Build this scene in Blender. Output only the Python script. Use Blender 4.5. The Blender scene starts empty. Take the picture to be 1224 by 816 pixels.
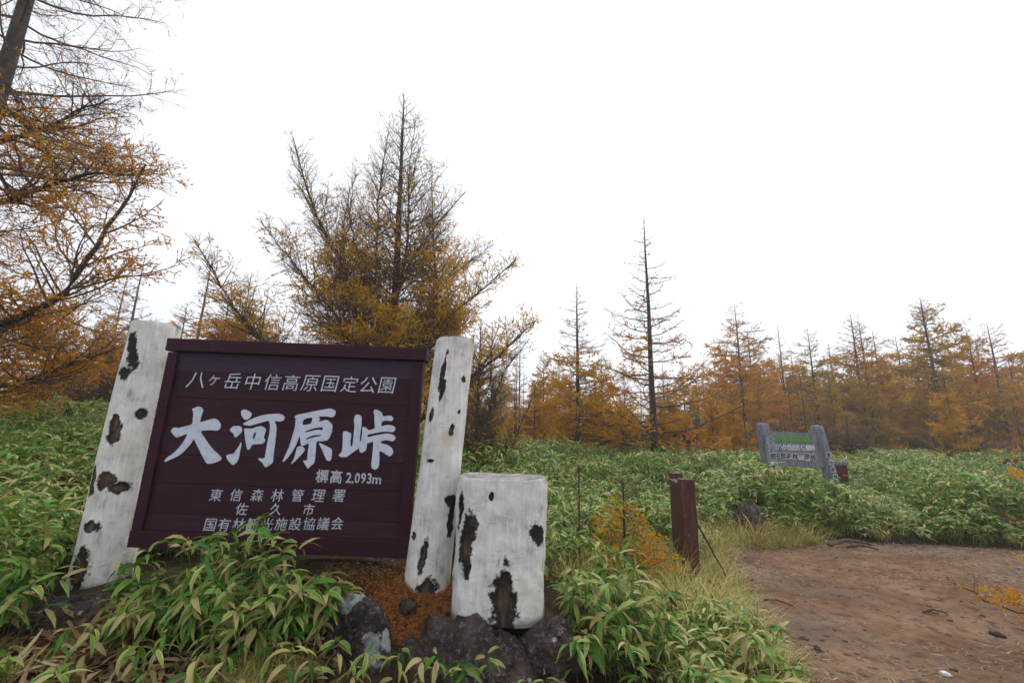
import bpy, bmesh, math, random
import numpy as np
from mathutils import Vector, Matrix, noise
rad = math.radians
S = bpy.context.scene
COL = S.collection
rng = np.random.default_rng(7)
random.seed(7)

# ------------------------------------------------------------------ camera
cd = bpy.data.cameras.new('camera'); cam = bpy.data.objects.new('camera', cd); COL.objects.link(cam)
TILT, ROLL, EYE = rad(12.4), rad(1.3), 1.5
_f = Vector((0, math.cos(TILT), math.sin(TILT))); _u = Vector((0, -math.sin(TILT), math.cos(TILT))); _x = Vector((1, 0, 0))
cx_ = _x*math.cos(ROLL) + _u*math.sin(ROLL); cu_ = _u*math.cos(ROLL) - _x*math.sin(ROLL)
m = Matrix((cx_, cu_, -_f)).transposed().to_4x4(); m.translation = (0, 0, EYE)
cam.matrix_world = m
cd.sensor_width = 36; cd.lens = 530/1224*36; cd.clip_start = 0.05; cd.clip_end = 6000
S.camera = cam

# ------------------------------------------------------------------ world, sun, exposure
SUN_EL, SUN_AZ = rad(58), rad(28)          # azimuth clockwise from +Y (straight ahead)
w = bpy.data.worlds.new('World'); S.world = w; w.use_nodes = True
nt = w.node_tree; N = nt.nodes; L = nt.links; N.clear()
out = N.new('ShaderNodeOutputWorld'); bg = N.new('ShaderNodeBackground')
sky = N.new('ShaderNodeTexSky'); sky.sky_type = 'NISHITA'; sky.sun_disc = False
sky.sun_elevation = SUN_EL; sky.sun_rotation = SUN_AZ; sky.dust_density = 4
hsv = N.new('ShaderNodeHueSaturation'); hsv.inputs['Saturation'].default_value = 0.25
L.new(sky.outputs[0], hsv.inputs['Color'])
# the cloud: one even overcast sheet, brighter towards the hidden sun, slightly greyer low down
tc = N.new('ShaderNodeTexCoord'); nrm = N.new('ShaderNodeVectorMath'); nrm.operation = 'NORMALIZE'
L.new(tc.outputs['Generated'], nrm.inputs[0])
dot = N.new('ShaderNodeVectorMath'); dot.operation = 'DOT_PRODUCT'; L.new(nrm.outputs[0], dot.inputs[0])
dot.inputs[1].default_value = (math.sin(SUN_AZ)*math.cos(SUN_EL), math.cos(SUN_AZ)*math.cos(SUN_EL), math.sin(SUN_EL))
cr = N.new('ShaderNodeValToRGB'); e = cr.color_ramp.elements
e[0].position = 0.0; e[0].color = (0.80, 0.85, 0.95, 1)
e[1].position = 1.0; e[1].color = (1.0, 1.0, 1.0, 1)
a_ = cr.color_ramp.elements.new(0.55); a_.color = (0.87, 0.90, 0.965, 1)
L.new(dot.outputs['Value'], cr.inputs[0])
ns = N.new('ShaderNodeTexNoise'); ns.inputs['Scale'].default_value = 1.6; ns.inputs['Detail'].default_value = 4
L.new(nrm.outputs[0], ns.inputs['Vector'])
mr = N.new('ShaderNodeMapRange'); mr.inputs['To Min'].default_value = 0.93; mr.inputs['To Max'].default_value = 1.05
L.new(ns.outputs['Fac'], mr.inputs['Value'])
cm = N.new('ShaderNodeVectorMath'); cm.operation = 'SCALE'; L.new(cr.outputs[0], cm.inputs[0]); L.new(mr.outputs[0], cm.inputs['Scale'])
CLOUD = 11.7
c2 = N.new('ShaderNodeVectorMath'); c2.operation = 'SCALE'; L.new(cm.outputs[0], c2.inputs[0]); c2.inputs['Scale'].default_value = CLOUD
mx = N.new('ShaderNodeMix'); mx.data_type = 'RGBA'; mx.inputs[0].default_value = 0.88
L.new(hsv.outputs[0], mx.inputs[6]); L.new(c2.outputs[0], mx.inputs[7])
L.new(mx.outputs[2], bg.inputs['Color']); bg.inputs['Strength'].default_value = 0.1
L.new(bg.outputs[0], out.inputs['Surface'])
sl = bpy.data.lights.new('sun', 'SUN'); sl.energy = 1.5; sl.angle = rad(35); sl.color = (1.0, 0.96, 0.9)
so = bpy.data.objects.new('sun', sl); COL.objects.link(so)
so.rotation_euler = Vector((-math.sin(SUN_AZ)*math.cos(SUN_EL), -math.cos(SUN_AZ)*math.cos(SUN_EL), -math.sin(SUN_EL))).to_track_quat('-Z', 'Y').to_euler()
S.view_settings.view_transform = 'Standard'; S.view_settings.look = 'None'
S.view_settings.exposure = 0.14; S.view_settings.gamma = 1
S.view_settings.use_curve_mapping = False
S.render.engine = 'CYCLES'
cy = S.cycles
cy.max_bounces = 6; cy.diffuse_bounces = 3; cy.glossy_bounces = 2; cy.transmission_bounces = 3
cy.transparent_max_bounces = 6; cy.volume_bounces = 2
cy.use_adaptive_sampling = True; cy.adaptive_threshold = 0.02
HAZE = 0.0018

# ------------------------------------------------------------------ helpers
def tag(o, label=None, cat=None, group=None, kind=None):
    if label: o['label'] = label
    if cat: o['category'] = cat
    if group: o['group'] = group
    if kind: o['kind'] = kind
    return o
def link(name, data, mat=None, parent=None):
    o = bpy.data.objects.new(name, data); COL.objects.link(o)
    if mat is not None and data is not None and not data.materials:
        for q in (mat if isinstance(mat, (list, tuple)) else [mat]): data.materials.append(q)
    if parent is not None: o.parent = parent
    return o
def empty(name, loc=(0, 0, 0), rz=0):
    o = bpy.data.objects.new(name, None); COL.objects.link(o)
    o.empty_display_size = .1; o.location = loc; o.rotation_euler = (0, 0, rz); return o
def copy_tree(o, parent=None):
    c = o.copy(); COL.objects.link(c); c.parent = parent
    for ch in list(o.children): copy_tree(ch, c)
    return c
def npmesh(name, V, quads=None, tris=None, smooth=False, attrs=None, cols=None, qmat=None, tmat=None):
    """mesh from numpy arrays; quads (n,4), tris (n,3)"""
    V = np.asarray(V, np.float32).reshape(-1, 3)
    q = np.zeros((0, 4), np.int32) if quads is None else np.asarray(quads, np.int32).reshape(-1, 4)
    t = np.zeros((0, 3), np.int32) if tris is None else np.asarray(tris, np.int32).reshape(-1, 3)
    me = bpy.data.meshes.new(name)
    me.vertices.add(len(V)); me.vertices.foreach_set('co', V.ravel())
    nl = q.size + t.size; npoly = len(q) + len(t)
    me.loops.add(nl); me.loops.foreach_set('vertex_index', np.concatenate([q.ravel(), t.ravel()]).astype(np.int32))
    me.polygons.add(npoly)
    st = np.concatenate([np.arange(len(q))*4, q.size + np.arange(len(t))*3]).astype(np.int32)
    me.polygons.foreach_set('loop_start', st)
    me.polygons.foreach_set('loop_total', np.concatenate([np.full(len(q), 4), np.full(len(t), 3)]).astype(np.int32))
    if smooth: me.polygons.foreach_set('use_smooth', np.ones(npoly, bool))
    if qmat is not None or tmat is not None:
        mi = np.concatenate([np.full(len(q), qmat or 0), np.full(len(t), tmat or 0)]).astype(np.int32)
        me.polygons.foreach_set('material_index', mi)
    for k, v in (attrs or {}).items():
        a = me.attributes.new(k, 'FLOAT', 'POINT'); a.data.foreach_set('value', np.asarray(v, np.float32))
    for k, v in (cols or {}).items():
        a = me.attributes.new(k, 'FLOAT_VECTOR', 'POINT'); a.data.foreach_set('vector', np.asarray(v, np.float32).ravel())
    me.update(calc_edges=True); return me
def bm_mesh(name, bm, smooth=False):
    me = bpy.data.meshes.new(name); bm.normal_update(); bm.to_mesh(me); bm.free()
    if smooth:
        for p in me.polygons: p.use_smooth = True
    return me
def box_bm(x0, y0, z0, x1, y1, z1, bev=0.004, cuts=0, jit=0):
    bm = bmesh.new(); bmesh.ops.create_cube(bm, size=1)
    for v in bm.verts: v.co = Vector(((x0+x1)/2 + v.co.x*(x1-x0), (y0+y1)/2 + v.co.y*(y1-y0), (z0+z1)/2 + v.co.z*(z1-z0)))
    if bev: bmesh.ops.bevel(bm, geom=bm.edges[:], offset=bev, segments=2, affect='EDGES', profile=.6)
    if jit:
        for v in bm.verts: v.co += Vector([random.uniform(-jit, jit) for _ in range(3)])
    return bm
def tube(P, R, sides=6):
    """P (N,K,3) polylines, R (N,K) radii -> verts, quads"""
    P = np.asarray(P, float); R = np.asarray(R, float); Nn, K = R.shape
    T = np.gradient(P, axis=1); T /= np.linalg.norm(T, axis=2, keepdims=True) + 1e-9
    ref = np.where(np.abs(T[:, :, 2:3]) > .9, np.array([1., 0, 0]), np.array([0, 0, 1.]))
    A = np.cross(T, ref); A /= np.linalg.norm(A, axis=2, keepdims=True) + 1e-9
    B = np.cross(T, A)
    an = np.arange(sides)*2*np.pi/sides
    V = P[:, :, None, :] + R[:, :, None, None]*(A[:, :, None, :]*np.cos(an)[None, None, :, None] + B[:, :, None, :]*np.sin(an)[None, None, :, None])
    i = np.arange(Nn)[:, None, None]*K*sides; k = np.arange(K-1)[None, :, None]*sides; s = np.arange(sides)[None, None, :]
    a = i+k+s; b = i+k+(s+1) % sides
    return V.reshape(-1, 3), np.stack([a, b, b+sides, a+sides], -1).reshape(-1, 4)
def snoise(x, y, z=0.0): return noise.noise(Vector((x, y, z)))
def sstep(a, b, x):
    t = np.clip((np.asarray(x, float)-a)/(b-a), 0, 1); return t*t*(3-2*t)
# cheap vectorised value noise
_vn = np.random.default_rng(3).random((64, 64))
def vnoise(x, y):
    x = np.asarray(x, float); y = np.asarray(y, float)
    xi = np.floor(x).astype(int); yi = np.floor(y).astype(int); fx = x-xi; fy = y-yi
    fx = fx*fx*(3-2*fx); fy = fy*fy*(3-2*fy)
    g = lambda i, j: _vn[i % 64, j % 64]
    return (g(xi, yi)*(1-fx)+g(xi+1, yi)*fx)*(1-fy)+(g(xi, yi+1)*(1-fx)+g(xi+1, yi+1)*fx)*fy
def fbm(x, y, o=4):
    s = 0; a = .5
    for k in range(o): s = s+a*vnoise(x*2**k+k*17.3, y*2**k+k*9.1); a *= .5
    return s

# ------------------------------------------------------------------ materials
class MT:
    def __init__(s, name, rough=.8, spec=.3):
        s.m = bpy.data.materials.new(name); s.m.use_nodes = True; s.nt = s.m.node_tree
        s.N = s.nt.nodes; s.b = s.N['Principled BSDF']; s.out = s.N['Material Output']
        s.b.inputs['Roughness'].default_value = rough; s.b.inputs['Specular IOR Level'].default_value = spec
    def n(s, t, **k):
        nd = s.N.new('ShaderNode'+t)
        for a, v in k.items():
            if hasattr(nd, a): setattr(nd, a, v)
            else: nd.inputs[a].default_value = v
        return nd
    def l(s, a, b): s.nt.links.new(a, b)
    def obj(s): return s.n('TexCoord').outputs['Object']
    def noise(s, scale, detail=4, vec=None, rough=.55, stretch=None):
        nd = s.n('TexNoise'); nd.inputs['Scale'].default_value = scale; nd.inputs['Detail'].default_value = detail; nd.inputs['Roughness'].default_value = rough
        v = vec or s.obj()
        if stretch:
            mp = s.n('Mapping'); mp.inputs['Scale'].default_value = stretch; s.l(v, mp.inputs[0]); v = mp.outputs[0]
        s.l(v, nd.inputs['Vector']); return nd.outputs['Fac']
    def ramp(s, fac, stops):
        r = s.n('ValToRGB'); el = r.color_ramp.elements
        while len(el) < len(stops): el.new(.5)
        for q, (p, c) in zip(el, stops): q.position = p; q.color = (*c, 1) if len(c) == 3 else c
        s.l(fac, r.inputs[0]); return r.outputs[0]
    def mix(s, f, a, b, mode='MIX'):
        x = s.n('Mix'); x.data_type = 'RGBA'; x.blend_type = mode
        for v, i in ((f, 0), (a, 6), (b, 7)):
            if isinstance(v, (int, float)): x.inputs[i].default_value = v
            elif isinstance(v, (tuple, list)): x.inputs[i].default_value = (*v, 1)[:4]
            else: s.l(v, x.inputs[i])
        return x.outputs[2]
    def math(s, op, a, b=0.0, clamp=False):
        x = s.n('Math'); x.operation = op; x.use_clamp = clamp
        for v, i in ((a, 0), (b, 1)):
            if isinstance(v, (int, float)): x.inputs[i].default_value = v
            else: s.l(v, x.inputs[i])
        return x.outputs[0]
    def attr(s, name, typ='GEOMETRY'):
        a = s.n('Attribute'); a.attribute_type = typ; a.attribute_name = name; return a
    def base(s, c):
        if isinstance(c, tuple): s.b.inputs['Base Color'].default_value = (*c, 1)
        else: s.l(c, s.b.inputs['Base Color'])
        return s
    def bump(s, h, strength=.4, dist=.01):
        b = s.n('Bump'); b.inputs['Strength'].default_value = strength; b.inputs['Distance'].default_value = dist
        s.l(h, b.inputs['Height']); s.l(b.outputs[0], s.b.inputs['Normal']); return s

def leaf_material():
    """dwarf bamboo leaf: attribute lf = (across -1..1, along 0..1, random per leaf); pale dead margins, some leaves tan"""
    M = MT('dwarf_bamboo_leaf', .42, .30)
    lf = M.attr('lf'); sp = M.n('SeparateXYZ'); M.l(lf.outputs['Vector'], sp.inputs[0])
    ac = M.math('ABSOLUTE', sp.outputs[0]); rn = sp.outputs[2]
    oi = M.n('ObjectInfo').outputs['Random']
    r2 = M.math('FRACT', M.math('ADD', M.math('MULTIPLY', rn, 7.31), oi))
    green = M.ramp(r2, [(0, (.018, .085, .005)), (.35, (.050, .18, .010)), (.7, (.135, .30, .022)), (1, (.27, .37, .05))])
    pos = M.n('NewGeometry').outputs['Position']
    nz = M.noise(14, 2, pos)
    # pale margin whose width differs from leaf to leaf and wanders along the edge
    edge = M.math('ADD', ac, M.math('MULTIPLY', M.math('SUBTRACT', nz, .5), .5))
    wd = M.math('ADD', M.math('ADD', M.math('MULTIPLY', r2, -.45), 1.27), M.math('MULTIPLY', M.noise(.55, 2, pos), -.36))
    f = M.math('MULTIPLY', M.math('SUBTRACT', edge, wd), 8.0, True)
    pale = M.mix(r2, (.50, .42, .22), (.56, .52, .30))
    c = M.mix(f, green, pale)
    # tip dieback
    tf = M.math('MULTIPLY', M.math('SUBTRACT', M.math('ADD', sp.outputs[1], M.math('MULTIPLY', nz, .3)), 1.02), 9.0, True)
    c = M.mix(tf, c, (.42, .31, .15))
    # midrib a little lighter
    mf = M.math('MULTIPLY', M.math('SUBTRACT', .10, ac), 7.0, True)
    c = M.mix(M.math('MULTIPLY', mf, .35), c, (.25, .30, .10))
    # withered leaves: rn above threshold
    big = M.noise(.8, 3, pos)
    thr = M.math('ADD', M.math('MULTIPLY', big, -.70), 1.09)
    dead = M.math('MULTIPLY', M.math('SUBTRACT', rn, thr), 25.0, True)
    c = M.mix(dead, c, M.ramp(r2, [(0, (.36, .24, .10)), (.5, (.50, .38, .18)), (1, (.58, .48, .27))]))
    yf = M.math('MULTIPLY', M.math('SUBTRACT', rn, M.math('SUBTRACT', thr, .13)), 12.0, True)
    c = M.mix(M.math('MULTIPLY', yf, .55), c, (.36, .34, .10))
    M.base(c)
    vein = M.n('TexWave'); vein.wave_type = 'BANDS'; vein.inputs['Scale'].default_value = 4.0
    M.l(lf.outputs['Vector'], vein.inputs['Vector']); M.bump(vein.outputs['Fac'], .25, .002)
    tr = M.n('BsdfTranslucent'); M.l(M.mix(.35, c, (.28, .42, .04), 'MIX'), tr.inputs['Color'])
    ms = M.n('MixShader'); ms.inputs[0].default_value = .22
    M.l(M.b.outputs[0], ms.inputs[1]); M.l(tr.outputs[0], ms.inputs[2]); M.l(ms.outputs[0], M.out.inputs['Surface'])
    return M.m
def simple(name, c1, c2, scale, rough=.85, bump=.5, bs=None, dist=.01, stretch=None, spec=.25):
    M = MT(name, rough, spec); f = M.noise(scale, 6, stretch=stretch)
    M.base(M.ramp(f, [(.3, c1), (.7, c2)])); M.bump(M.noise(bs or scale*3, 6, stretch=stretch), bump, dist); return M.m

mat = {}
mat['leaf'] = leaf_material()
mat['culm'] = simple('dwarf_bamboo_culm', (.13, .13, .045), (.28, .22, .09), 20)
mat['bark'] = simple('larch_bark', (.030, .024, .021), (.095, .078, .068), 9, .95, .9, 14, .03, (1, 1, .35))
mat['twig'] = simple('larch_twig', (.085, .058, .042), (.17, .118, .085), 5, .9, 0)
def needle_material():
    M = MT('larch_needles', .8, .05)
    hue = M.n('ObjectInfo').outputs['Color']
    v = M.noise(.9, 3); c = M.mix(M.ramp(v, [(.35, (0, 0, 0)), (.65, (.7, .7, .7))]), hue, (.76, .50, .05))
    v2 = M.attr('rn').outputs['Fac']
    c = M.mix(M.math('MULTIPLY', v2, .22), c, (.52, .24, .03))
    M.base(c)
    tr = M.n('BsdfTranslucent'); M.l(c, tr.inputs['Color'])
    ms = M.n('MixShader'); ms.inputs[0].default_value = .5
    M.l(M.b.outputs[0], ms.inputs[1]); M.l(tr.outputs[0], ms.inputs[2]); M.l(ms.outputs[0], M.out.inputs['Surface'])
    return M.m
mat['needle'] = needle_material()

# ------------------------------------------------------------------ terrain
def path_edges(x, y):
    """signed distance-ish: positive inside the bare path"""
    x = np.asarray(x, float); y = np.asarray(y, float)
    wob = .28*(fbm(x*1.1+4, y*1.1)-.47)*2
    xe = np.where(y < 7, 1.72+(y-3.26)*.40, 3.2) + wob
    ye = 7.0 + .45*sstep(3.2, 5.5, x) - .35*sstep(6.5, 9.5, x) - .5*sstep(9, 16, x) + .3*wob
    return np.minimum(x-xe, ye-y)
def terrain(x, y):
    x = np.asarray(x, float); y = np.asarray(y, float)
    d = path_edges(x, y)
    off = sstep(.0, 1.6, -d)
    r = np.hypot(x, y)
    back = (.62-.34*sstep(1.5, 9, x))*sstep(6.5, 18, y) + .80*sstep(-2.2, -6.5, x)*sstep(2.4, 7.5, y)
    mound = .36*np.exp(-((x+1.1)/1.9)**2-((y-3.35)/np.where(y < 3.35, .55, 1.3))**2)
    left = .22*sstep(1.2, -1.5, x)
    z = off*(.12+left+back) + mound
    z += (1-off)*.05*(fbm(x*1.6+9, y*3.0)-.47)+(1-off)*.03*(fbm(x*5, y*6)-.47)
    z += off*.22*(fbm(x*.35, y*.35)-.47) + .035*(fbm(x*2.2, y*2.2)-.47)
    z -= .35*sstep(2.6, .8, y)*sstep(1.5, -1, x)*.3
    # beyond the trees the pass falls away into the valley
    z -= 10*sstep(62, 150, r) + 14*sstep(120, 500, r)
    z += 26*sstep(90, 330, y-.2*np.abs(x-260))*np.exp(-((x-330)/150)**2)
    return z
def T(x, y): return float(terrain(x, y))

xs = np.unique(np.concatenate([np.arange(-14, 16, .11), -14-np.cumsum(.15*1.09**np.arange(64)), 16+np.cumsum(.15*1.09**np.arange(64))]))
ys = np.unique(np.concatenate([np.arange(.2, 13, .10), .2-np.cumsum(.15*1.14**np.arange(38)), 13+np.cumsum(.15*1.085**np.arange(66))]))
xs = xs[np.abs(xs) < 1400]; ys = ys[np.abs(ys) < 1400]
X, Y = np.meshgrid(xs, ys); Z = terrain(X, Y)
nx, ny = len(xs), len(ys)
idx = (np.arange(ny-1)[:, None]*nx+np.arange(nx-1)[None, :])
Q = np.stack([idx, idx+1, idx+nx+1, idx+nx], -1).reshape(-1, 4)
dpath = path_edges(X, Y)
# orange needle litter: under the sign posts
lit = np.exp(-((X+.47)/.42)**2-((Y-3.02)/.24)**2) + .8*np.exp(-((X+2.3)/.55)**2-((Y-2.75)/.3)**2)
gm = npmesh('ground', np.stack([X, Y, Z], -1), quads=Q, smooth=True, attrs={'dpath': dpath.ravel(), 'litter': lit.ravel()})
def ground_material():
    M = MT('soil', .95, .12)
    pos = M.n('NewGeometry').outputs['Position']
    dp = M.attr('dpath').outputs['Fac']; lt = M.attr('litter').outputs['Fac']
    n1 = M.noise(1.3, 6, pos); n2 = M.noise(9, 8, pos, .65); n3 = M.noise(60, 4, pos, .7)
    soil = M.ramp(n1, [(.3, (.130, .066, .036)), (.5, (.205, .120, .071)), (.7, (.29, .19, .125))])
    soil = M.mix(M.ramp(n2, [(.34, (1, 1, 1)), (.50, (0, 0, 0))]), soil, (.085, .05, .036))
    grey = M.ramp(M.noise(.55, 3, pos), [(.5, (0, 0, 0)), (.62, (1, 1, 1))])
    soil = M.mix(M.math('MULTIPLY', grey, .45), soil, (.19, .165, .15))
    # straw and needle litter lying in drifts
    fib = M.noise(26, 5, pos, .7, (1, .22, 1)); 
    drift = M.ramp(M.noise(1.7, 4, pos), [(.45, (0, 0, 0)), (.62, (1, 1, 1))])
    ff = M.math('MULTIPLY', M.ramp(fib, [(.5, (0, 0, 0)), (.6, (1, 1, 1))]), drift)
    soil = M.mix(M.math('MULTIPLY', ff, .6), soil, (.26, .175, .105))
    red = M.ramp(M.noise(2.3, 5, pos), [(.54, (0, 0, 0)), (.68, (1, 1, 1))])
    soil = M.mix(M.math('MULTIPLY', red, .5), soil, (.155, .066, .036))
    humus = M.ramp(n2, [(.35, (.018, .013, .009)), (.6, (.055, .036, .02)), (.75, (.11, .075, .04))])
    e = M.math('MULTIPLY', M.math('ADD', dp, M.math('ADD', .18, M.math('MULTIPLY', M.math('SUBTRACT', n2, .5), .8))), 5.0, True)
    c = M.mix(e, humus, soil)
    lf = M.math('MULTIPLY', M.math('SUBTRACT', M.math('ADD', lt, M.math('MULTIPLY', n2, .4)), .5), 4.0, True)
    c = M.mix(lf, c, M.ramp(M.noise(45, 6, pos, .8), [(.38, (.03, .014, .008)), (.52, (.20, .07, .022)), (.7, (.38, .15, .05))]))
    M.base(c)
    h = M.math('ADD', M.math('MULTIPLY', n2, 1.0), M.math('MULTIPLY', n3, .35))
    M.bump(h, .9, .05); return M.m
tag(link('ground', gm, ground_material()), kind='structure')

# ------------------------------------------------------------------ main sign
BO = Vector((-2.598, 3.30, .731)); BYAW, BLEAN, BW, BH = rad(-.024), rad(.938), 1.921, 1.4536
sign = empty('park_sign', (BO.x+BW/2, BO.y, .35))
tag(sign, 'large dark purple-brown plank sign with white lettering between two white birch-look posts', 'sign')
S_inv = Matrix.Translation(-sign.location)
BM = Matrix.Translation(BO) @ Matrix.Rotation(BYAW, 4, 'Z') @ Matrix.Rotation(BLEAN, 4, 'Y')   # local: x right, -y front, z up
def onboard(me): me.transform(S_inv @ BM); return me
def paintwood(name, tint, seed):
    M = MT(name, .6, .14); v = M.obj()
    f = M.noise(7, 6, v, .6, (.6, 4, 14))
    M.base(M.ramp(f, [(.3, tuple(q*.7 for q in tint)), (.55, tint), (.8, tuple(q*1.45 for q in tint))]))
    M.bump(M.noise(10, 6, v, .65, (.5, 3, 22)), .35, .004)
    M.l(M.ramp(f, [(.3, (.42,)*3), (.7, (.7,)*3)]), M.b.inputs['Roughness']); return M.m
pw = [paintwood('brown_board_paint', (.040, .015, .022), 0), paintwood('brown_board_paint_faded', (.046, .020, .030), 1), paintwood('brown_board_paint_blueish', (.048, .030, .050), 2)]
frame_m = paintwood('brown_frame_paint', (.043, .013, .022), 3)
for i, (v0, v1) in enumerate([(.10, .212), (.212, .416), (.416, .614), (.614, .815), (.815, 1.019), (1.019, 1.212), (1.212, 1.356)]):
    o_ = (i*37 % 5)*.0006
    me = onboard(bm_mesh('plank', box_bm(.05, -.004-o_, v0+.0010, BW-.05, .026-o_, v1-.0010, .0018)))
    link('plank', me, pw[[1, 0, 0, 1, 0, 0, 2][i]], sign)
link('back_board', onboard(bm_mesh('back_board', box_bm(.03, .0275, .08, BW-.03, .045, 1.37, .002))), frame_m, sign)
link('top_rail', onboard(bm_mesh('top_rail', box_bm(-.012, -.045, 1.358, BW+.018, .06, 1.452, .005))), frame_m, sign)
link('bottom_rail', onboard(bm_mesh('bottom_rail', box_bm(0, -.032, -.01, BW, .05, .100, .005))), frame_m, sign)
for a, b in ((.004, .078), (BW-.078, BW-.004)):
    link('side_rail', onboard(bm_mesh('side_rail', box_bm(a, -.030, .102, b, .048, 1.348, .004))), frame_m, sign)

letter_m = MT('white_letter_paint', .5, .4); letter_m.base(letter_m.ramp(letter_m.noise(25, 5), [(.25, (.42, .46, .56)), (.5, (.60, .64, .74))])); letter_m = letter_m.m
letter_g = MT('grey_white_letter_paint', .6, .3); letter_g.base(letter_g.ramp(letter_g.noise(60, 5), [(.3, (.30, .31, .37)), (.6, (.55, .57, .64))])); letter_g = letter_g.m
FONT = bpy.data.fonts.load('<builtin>') if '<builtin>' not in bpy.data.fonts else bpy.data.fonts['<builtin>']
def curve_mesh(ob, name):
    dg = bpy.context.evaluated_depsgraph_get(); me = bpy.data.meshes.new_from_object(ob.evaluated_get(dg), depsgraph=dg); me.name = name
    me.materials.clear(); dt = ob.data; bpy.data.objects.remove(ob); bpy.data.curves.remove(dt); return me
def glyph(ch, size, bold=0., shear=0., ext=.0015, sx=1):
    cu = bpy.data.curves.new('glyph', 'FONT'); cu.font = FONT; cu.body = ch; cu.size = 1; cu.shear = shear
    cu.extrude = ext; cu.offset = bold; cu.resolution_u = 2; cu.align_x = 'LEFT'
    o = bpy.data.objects.new('glyph', cu); COL.objects.link(o); me = curve_mesh(o, 'glyph')
    co = np.empty(len(me.vertices)*3); me.vertices.foreach_get('co', co); co = co.reshape(-1, 3)
    return co, [tuple(p.vertices) for p in me.polygons], size, sx
def letters(items, bold=0., shear=0., y=-.0075, name='lettering', jit=.0):
    """items: (char, centre u, centre v, height, width factor)"""
    V = []; F = []; n = 0
    for ch, u, v, s, sx in items:
        co, fa, _, _ = glyph(ch, s, bold, shear)
        if not len(co): continue
        full = '一二三ヶ八人久'.find(ch) < 0
        lo = co[:, :2].min(0); hi = co[:, :2].max(0)
        k = s/max(hi[1]-lo[1], .55 if not full else .3)
        c = (lo+hi)/2
        P = np.stack([(co[:, 0]-c[0])*k*sx+u+random.uniform(-jit, jit), np.full(len(co), y)+co[:, 2], (co[:, 1]-c[1])*k+v+random.uniform(-jit, jit)], -1)
        P[:, 1] = y - (co[:, 2] > 0)*.0012 + .0006
        V.append(P); F += [tuple(i+n for i in f) for f in fa]; n += len(co)
    me = bpy.data.meshes.new(name); me.from_pydata(np.concatenate(V).tolist(), [], F); me.update(); return me
def lerp(a, b, t): return a+(b-a)*t
def put_letters(items, bold, shear, m_, place, parent, y=-.0075, halo=0):
    for it in items:
        if halo:                                       # painted outline: the same character laid down eight times round itself
            bm = bmesh.new()
            for q in range(8):
                c_, u_, v_, s_, x_ = it; bm.from_mesh(letters([(c_, u_+halo*math.cos(q*.785), v_+halo*math.sin(q*.785), s_, x_)], 0, shear, y+.003+q*.0002))
            link('character_outline', place(bm_mesh('character_outline', bm)), white_l, parent)
        link('character', place(letters([it], bold, shear, y)), m_, parent)
t1 = '八ヶ岳中信高原国定公園'; px = [235, 257, 279, 303, 327, 349, 371.5, 395, 418, 441, 463]
put_letters([(c, lerp(.236, 1.659, (p-235)/228), lerp(1.150, 1.165, (p-235)/228), .075 if c == 'ヶ' else .118, 1.0) for c, p in zip(t1, px)], -.006, .14, letter_m, onboard, sign)
t2 = [('標', 1.262, .503, .092, .95), ('高', 1.362, .503, .092, .95), ('2', 1.452, .500, .072, .85), (',', 1.482, .468, .022, 1), ('0', 1.513, .500, .072, .8), ('9', 1.556, .500, .072, .8), ('3', 1.599, .500, .072, .8), ('m', 1.652, .487, .045, 1)]
put_letters(t2, .018, .0, letter_g, onboard, sign)
t3 = '東信森林管理署'
put_letters([(c, lerp(.532, 1.396, i/6), lerp(.348, .376, i/6), .083, 1) for i, c in enumerate(t3)], .004, .12, letter_g, onboard, sign)
put_letters([('佐', .731, .262, .080, 1), ('久', .965, .270, .080, 1), ('市', 1.200, .276, .078, 1)], .004, .12, letter_g, onboard, sign)
t5 = '国有林観光施設協議会'
put_letters([(c, lerp(.528, 1.410, i/9), lerp(.150, .193, i/9), .083, 1) for i, c in enumerate(t5)], .004, .12, letter_g, onboard, sign)
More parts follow.
